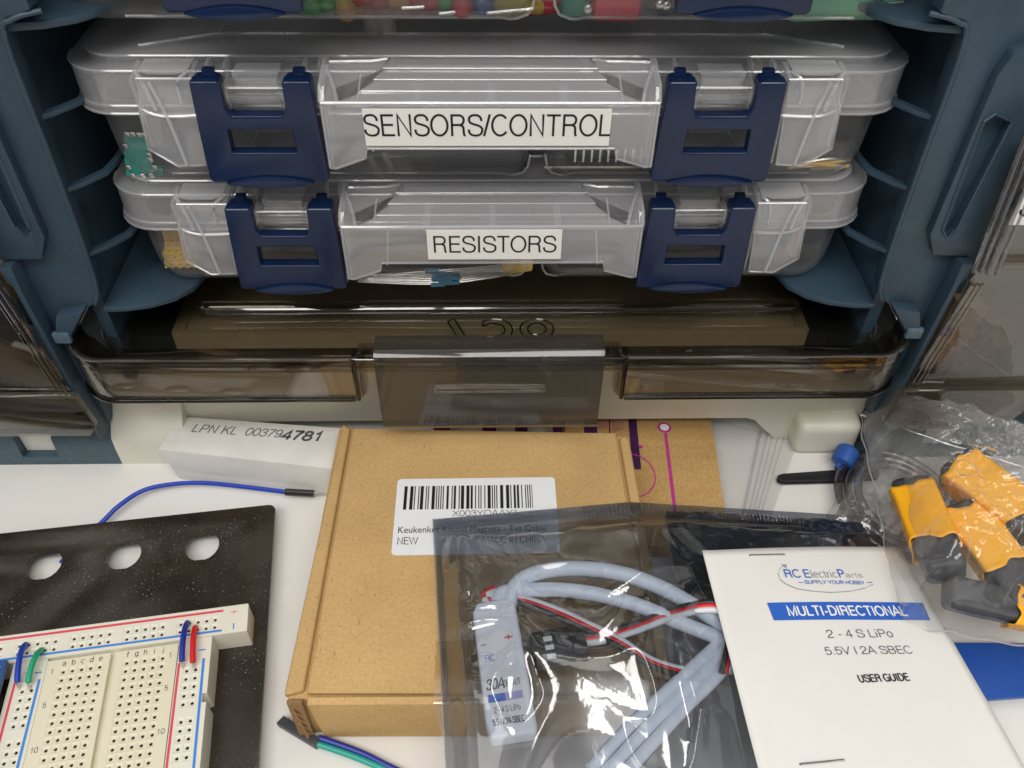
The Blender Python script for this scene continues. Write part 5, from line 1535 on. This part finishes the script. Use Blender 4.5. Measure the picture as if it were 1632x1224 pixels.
# electronic speed controller inside the bag
esc = thing('speed_controller', inb(775, 1070), 'pale grey speed controller with thick grey cables inside the antistatic bag', 'speed controller')
E0, E1, E2 = inb(748, 962, 6.5), inb(820, 952, 6.5), inb(726, 1188, 6.5)
O, xd, yd, nn, EW, EH = frame2(E0, E1, E2)
M = fmat(O - yd * EH, xd, yd, nn)
b = B()
b.prism([(0.8, 0), (EW - 0.5, 0), (EW, 2), (EW, EH - 1), (EW - 2, EH + 0.6), (2, EH), (0.6, EH - 3), (0, 5)], 'z', -6.2, 0, M=M, bevel=1.6, seg=4)
b.done('wrapped_body', 'sleeve_wrap', esc)
b = B(); b.prism(rrect(1.2, EW * 0.84, 4.0, EH - 10, 0.8, 3), 'z', 0.02, 0.12, M=M); lab = b.done('label', 'sticker', esc, smooth=False)
b = B()
P = lambda x, y: M @ V(x, y, 0.22)
kx = EW / 17.5
P = lambda x, y: M @ V(x * kx, y, 0.22)
text(b, '30A', P(1.8, EH - 26.5), xd, yd, width=6.2 * kx, height=3.0, bold=0.02, shear=0.2); text(b, 'DEFIANT', P(8.2, EH - 26.2), xd, yd, width=6.0 * kx, height=1.9)
text(b, '2 - 4 S LiPo', P(3.4, EH - 33.0), xd, yd, width=9.2 * kx, height=1.7); text(b, '5.5V / 2A SBEC', P(2.4, EH - 36.2), xd, yd, width=11.0 * kx, height=1.7, bold=0.02)
text(b, '-', P(2.0, EH - 14.5), xd, yd, width=1.6, height=3)
b.done('lettering', 'ink_grey', lab, smooth=False)
b = B()
b.face([P(1.8, EH - 30.0), P(8.0, EH - 30.0), P(8.0, EH - 27.8), P(1.8, EH - 27.8)])
text(b, 'RC', P(3.0, EH - 18.5), xd, yd, width=2.6, height=2.0)
b.done('blue_band', 'ink_blue', lab, smooth=False)
b = B(); b.face([P(8.05, EH - 30.0), P(14.2, EH - 30.0), P(14.2, EH - 27.8), P(8.05, EH - 27.8)]); b.done('lavender_band', 'ink_lavender', lab, smooth=False)
b = B(); text(b, '+', P(11.2, EH - 13.0), xd, yd, width=2.2, height=2.4, bold=0.05); b.done('plus_mark', 'ink_red', lab, smooth=False)
def cable(name, mat, pts, r, sub=6):
    b = B(); b.tube([inb(x, y, z) for x, y, z in pts], r, 12, sub)
    return b.done(name, mat, esc)
cable('power_cable', 'wire_grey_blue', [(812, 965, 4), (816, 942, 4.5), (838, 920, 5), (880, 908, 5.5), (930, 906, 5.5), (990, 914, 5.5), (1050, 935, 5.5), (1105, 965, 5), (1160, 1003, 4.5)], 2.35)
cable('power_cable', 'wire_grey_blue', [(792, 962, 4), (800, 945, 4), (835, 941, 4), (890, 940, 4), (950, 947, 4), (1020, 966, 4), (1090, 995, 4), (1160, 1022, 4)], 2.2)
for k in range(3):
    cable('motor_cable', 'wire_grey_blue', [(1166 + 3 * k, 1006 + 10 * k, 3.5), (1120 + 14 * k, 1048 + 12 * k, 3), (1064 + 14 * k, 1100 + 14 * k, 3), (1010 + 16 * k, 1150 + 16 * k, 3), (940 + 18 * k, 1226 + 14 * k, 3)], 1.7)
    cable('signal_wire', ('wire_white', 'wire_red', 'wire_black')[k], [(800, 952 + 2 * k, 3), (838, 955 + 4 * k, 3.6), (890, 972 + 6 * k, 3.8), (940, 995 + 6 * k, 3.9), (990, 1020 + 6 * k, 4.4), (1040, 1052 + 5 * k, 4), (1092, 1068 + 5 * k, 3)], 0.95)
    cable('signal_wire', ('wire_black', 'wire_red', 'wire_white')[k], [(925, 1014 + 6 * k, 3.6), (960, 1010 + 6 * k, 4.0), (1010, 995 + 6 * k, 4.4), (1060, 976 + 6 * k, 5), (1110, 962 + 6 * k, 6.8), (1142 + 2 * k, 962 + 6 * k, 8.2), (1156 + 5 * k, 985 + 3 * k, 8.0), (1160 + 6 * k, 1025, 7.6), (1150 + 6 * k, 1072, 6)], 0.95)
    cable('phase_wire', ('wire_red', 'wire_white', 'wire_white')[k], [(778 - 6 * k + 6, 962, 4), (772 + 4 * k, 948, 4.2), (790 + 8 * k, 938 + 3 * k, 4)], 1.1)
cx0, cx1, cx2 = inb(844, 1008, 6.2), inb(928, 994, 6.2), inb(850, 1062, 6.2)
O, xd, yd, nn, CW, CH = frame2(cx0, cx1, cx2)
M = fmat(O - yd * CH, xd, yd, nn)
b = B(); b.box(0, CW * .72, 0, CH, -3.4, 0, M, bevel=0.4); b.box(CW * .72, CW, CH * .12, CH * .88, -3.0, -0.4, M, bevel=0.4)
cn = b.done('servo_plug', 'black_plastic', esc)
b = B()
for k in range(3):
    b.box(CW * .22, CW * .38, CH * (.13 + .26 * k), CH * (.27 + .26 * k), -0.2, 0.25, M, bevel=0.1)
b.done('plug_contact', 'contact_tin', cn, smooth=False)

# ================================================================== BLUE CARD under the leaflet
b = B()
p = [onz(1340, 1020, 6.2), onz(1640, 1022, 6.2), onz(1660, 1106, 6.2), onz(1400, 1125, 6.2)]
b.prism([(q.x, q.y) for q in p], 'z', 3.5, 5.2, bevel=0.3)
tag(b.done('blue_card', 'blue_card'), 'plain blue card sticking out right of the stapled leaflet', 'card')

# ================================================================== ZIP BAG, TWEEZERS, TUBING BAG
def base0(x, y):
    return 0.4
def pillow(name, pix, base, hgt, amp, freq, mat, label, cat, seed=0.0, nu=90, nv=90, under=0.2, pinch=0.14):
    """closed film bag over four pixel corners TL TR BR BL"""
    c_ = [drape(x, y, base, 0.3) for x, y in pix]
    b = B()
    def f(u, v, top):
        p = c_[0].lerp(c_[1], u).lerp(c_[3].lerp(c_[2], u), v)
        e_ = min(1, u / pinch, (1 - u) / pinch, v / pinch, (1 - v) / pinch); e_ = max(e_, 0); e_ = e_ * (2 - e_)
        q = V(p.x, p.y, seed) * freq
        wr = 0.55 * amp * (max(0, ridge(q + V(2, 9, seed), 1.7)) ** 7 + 0.7 * max(0, ridge(q + V(6, 3, seed), 3.1)) ** 8) + amp * (0.6 * ridge(q + V(0, 0, seed), 1) + 0.4 * ridge(q + V(3, 5, seed), 2.1) + 0.25 * ridge(q + V(8, 1, seed), 4.5))
        z = base(p.x, p.y) + under + (e_ * hgt + wr * (0.35 + 0.65 * e_) + amp * 0.4 if top else 0.0)
        x_ = p.x + 0.6 * amp * noise.noise(q * 2 + V(1, 2, 3)); y_ = p.y + 0.6 * amp * noise.noise(q * 2 + V(7, 2, 9))
        return V(x_, y_, max(z, 0.15))
    b.grid(lambda u, v: f(u, v, True), nu, nv)
    b.grid(lambda u, v: f(u, v, False), nu // 3, nv // 3)
    o = b.done(name, mat, ang=180)
    b = B()
    n = 40
    loop = [f(i / n, 0, False) for i in range(n)] + [f(1, i / n, False) for i in range(n)] + [f(1 - i / n, 1, False) for i in range(n)] + [f(0, 1 - i / n, False) for i in range(n + 1)]
    b.tube([p + V(0, 0, 0.25) for p in loop], 0.3, 5, 1)  # thin bright line drawn for the highlight along the film's border
    b.done('edge_highlight', 'lit_edge', o)
    return tag(o, label, cat)
zb = thing('zip_bag', onz(1200, 760, 0), 'flat empty clear zip bag between the kraft mailer and tweezers', 'bag')
pc = [onz(1132, 664, 1.2), onz(1215, 690, 1.2), onz(1272, 704, 1.2), onz(1220, 850, 1.2), onz(1120, 850, 1.2)]
b = B()
def zf(u, v):
    a = pc[0].lerp(pc[2], u); c_ = pc[4].lerp(pc[3], u)
    p = a.lerp(c_, v)
    return V(p.x, p.y, 1.0 + 0.35 * noise.noise(V(p.x * .06, p.y * .06, 4)) + 0.3)
b.grid(zf, 30, 30); b.done('film', 'zip_film', zb, ang=180)
b = B()
for uu, r in ((0.58, 0.5), (0.66, 0.28), (0.72, 0.25), (0.78, 0.25), (0.84, 0.2)):
    b.tube([zf(uu, v) + V(0, 0, .25) for v in (0, .25, .5, .75, 1)], r, 6, 3)
b.done('zip_ridge', 'zip_film', zb)
t = thing('tweezers', onz(1290, 764, 0), 'flat black tweezer tip on the table beside the zip bag', 'tweezers')
for k in (0, 1):
    p = [onz(x, y, 2.2) for x, y in ((1238, 760), (1246, 757), (1330, 751), (1400, 748), (1400, 762), (1330, 767), (1246, 769), (1239, 766))]
    b = B(); b.prism([(q.x, q.y) for q in p], 'z', 0.6 + 1.7 * k, 1.5 + 1.7 * k, bevel=0.4); b.done('arm', 'black_plastic', t)
# coil of clear tubing with a blue cap
t = thing('tubing_coil', onz(1440, 800, 0), 'coil of clear tubing with a blue cap inside a clear bag', 'tubing')
cc = onz(1428, 804, 5)
for k in range(3):
    b = B()
    R_ = 22.5 - 3.6 * k
    b.tube([cc + V(R_ * math.cos(a) * 0.92, R_ * math.sin(a) * 1.05, 1.4 + 0.9 * k) for a in [2 * math.pi * i / 28 for i in range(29)]], 1.5, 14, 2)
    b.done('tube_turn', 'clear_tube', t)
b = B()
q = onz(1347, 728, 7)
M = Matrix.Translation(q) @ Matrix.Rotation(0.9, 4, 'Z') @ Matrix.Rotation(1.2, 4, 'Y')
pr_ = [(1.5, -6), (1.6, -4), (2.6, -3.6), (4.2, -3), (4.4, 0), (4.3, 3.0), (3.6, 3.8), (2, 4)]
b.loft([[M @ V(r * math.cos(2 * math.pi * k / 16), r * math.sin(2 * math.pi * k / 16), z) for k in range(16)] for r, z in pr_])
b.done('cap', 'cap_blue', t)
pillow('tubing_bag', [(1424, 632), (1530, 700), (1500, 900), (1290, 870)], base0, 9, 1.6, 0.06, 'poly_film', 'crinkled clear bag around the coil of tubing', 'bag', 2.0)
pillow('crinkled_bag', [(1500, 690), (1590, 676), (1720, 760), (1560, 800)], base0, 12, 3.2, 0.11, 'poly_film', 'empty crinkled clear bag by the rack base, upper right', 'bag', 5.0)

solid('navy_film', (0.012, 0.017, 0.032), 0.16, 0.7)
pillow('navy_pouch', [(1060, 816), (1385, 838), (1405, 960), (1085, 960)], lambda x, y: 8.0 - 0.06 * max(0, x - 84), 4.0, 1.3, 0.06, 'navy_film', 'dark navy film pouch under the antistatic bag behind the leaflet', 'pouch', 3.0)
# ================================================================== BAG OF ORANGE SLEEVES
def base2(x, y):
    return 17.5 + 0.02 * max(0, x - 100)
def inc(px, py, dz):
    return drape(px, py, base2, dz)
def roller(p0, p1, rad, seed, f0, f1, label):
    """dark foam roller wrapped by a wavy-edged orange sleeve between f0 and f1 of its length"""
    a, c_ = p0, p1
    d = (c_ - a); Ln = d.length; d.normalize()
    s_ = d.cross(V(0, 0, 1)).normalized(); n_ = s_.cross(d)
    t = thing('foam_roller', (a + c_) / 2, label, 'foam roller', 'orange wrapped rollers in the clear bag')
    b = B()
    def core(u, v):
        an = 2 * math.pi * u
        e_ = min(v, 1 - v) / 0.07
        r = rad * (math.sqrt(max(0.0, 1 - (1 - min(1, e_)) ** 2)) if e_ < 1 else 1.0)
        r *= 1 + 0.07 * noise.noise(V(math.cos(an) * 1.6, math.sin(an) * 1.6, v * 4 + seed))
        r *= 0.82 / (abs(math.cos(an + 0.35)) ** 8 + abs(math.sin(an + 0.35)) ** 8) ** (1 / 8)
        return a + d * (v * Ln) + s_ * (r * math.cos(an)) + n_ * (r * 0.86 * math.sin(an))
    b.grid(core, 40, 36)
    b.done('foam_core', 'foam_grey', t, ang=180)
    b = B()
    def f(u, v):
        an = 2 * math.pi * u
        w0 = 0.016 * math.sin(an * 2 + seed) + 0.014 * math.sin(an * 5 + 2 * seed) + 0.006 * math.sin(an * 11 + seed)
        w1 = 0.018 * math.sin(an * 2 + 2 + seed) + 0.018 * math.sin(an * 5 + seed) + 0.007 * math.sin(an * 9 + seed)
        x = f0 + w0 * (1 - v) + (f1 - f0 + w1) * v
        fl = 1 + 0.10 * max(0, 1 - min(v, 1 - v) / 0.12) ** 2 * (0.6 + 0.4 * math.sin(an * 5 + seed))
        r = (rad + 0.5) * fl * (1 + 0.025 * noise.noise(V(math.cos(an) * 2, math.sin(an) * 2, v * 2 + seed)))
        k_ = (abs(math.cos(an + 0.35)) ** 12 + abs(math.sin(an + 0.35)) ** 12) ** (1 / 12)
        r *= 0.86 / k_
        return a + d * (x * Ln) + s_ * (r * math.cos(an)) + n_ * (r * 0.86 * math.sin(an))
    b.grid(f, 96, 18)
    b.done('orange_sleeve', 'cap_orange', t, solidify=0.4, ang=50, offset=0)
    return t
roller(inc(1448, 768, 9), inc(1512, 922, 9), 7.6, 1.0, 0.14, 0.70, 'orange wrapped foam roller nearest the leaflet, glare on its sleeve')
roller(inc(1512, 736, 14), inc(1662, 850, 14), 8.2, 2.3, 0.10, 0.80, 'topmost orange wrapped foam roller in the clear bag')
roller(inc(1524, 806, 9), inc(1648, 968, 9), 7.6, 4.1, 0.10, 0.66, 'middle orange wrapped foam roller below the topmost one')
roller(inc(1500, 942, 7.5), inc(1740, 995, 7.5), 6.4, 5.2, 0.46, 0.86, 'lowest orange wrapped foam roller, cut by the right photo edge')
pillow('sleeve_bag', [(1372, 654), (1700, 760), (1730, 1040), (1436, 990)], base2, 28, 3.2, 0.05, 'poly_film_clear', 'crinkled clear bag full of orange wrapped rollers lying over the leaflet', 'bag', 9.0, 150, 150, -2.0, 0.22)
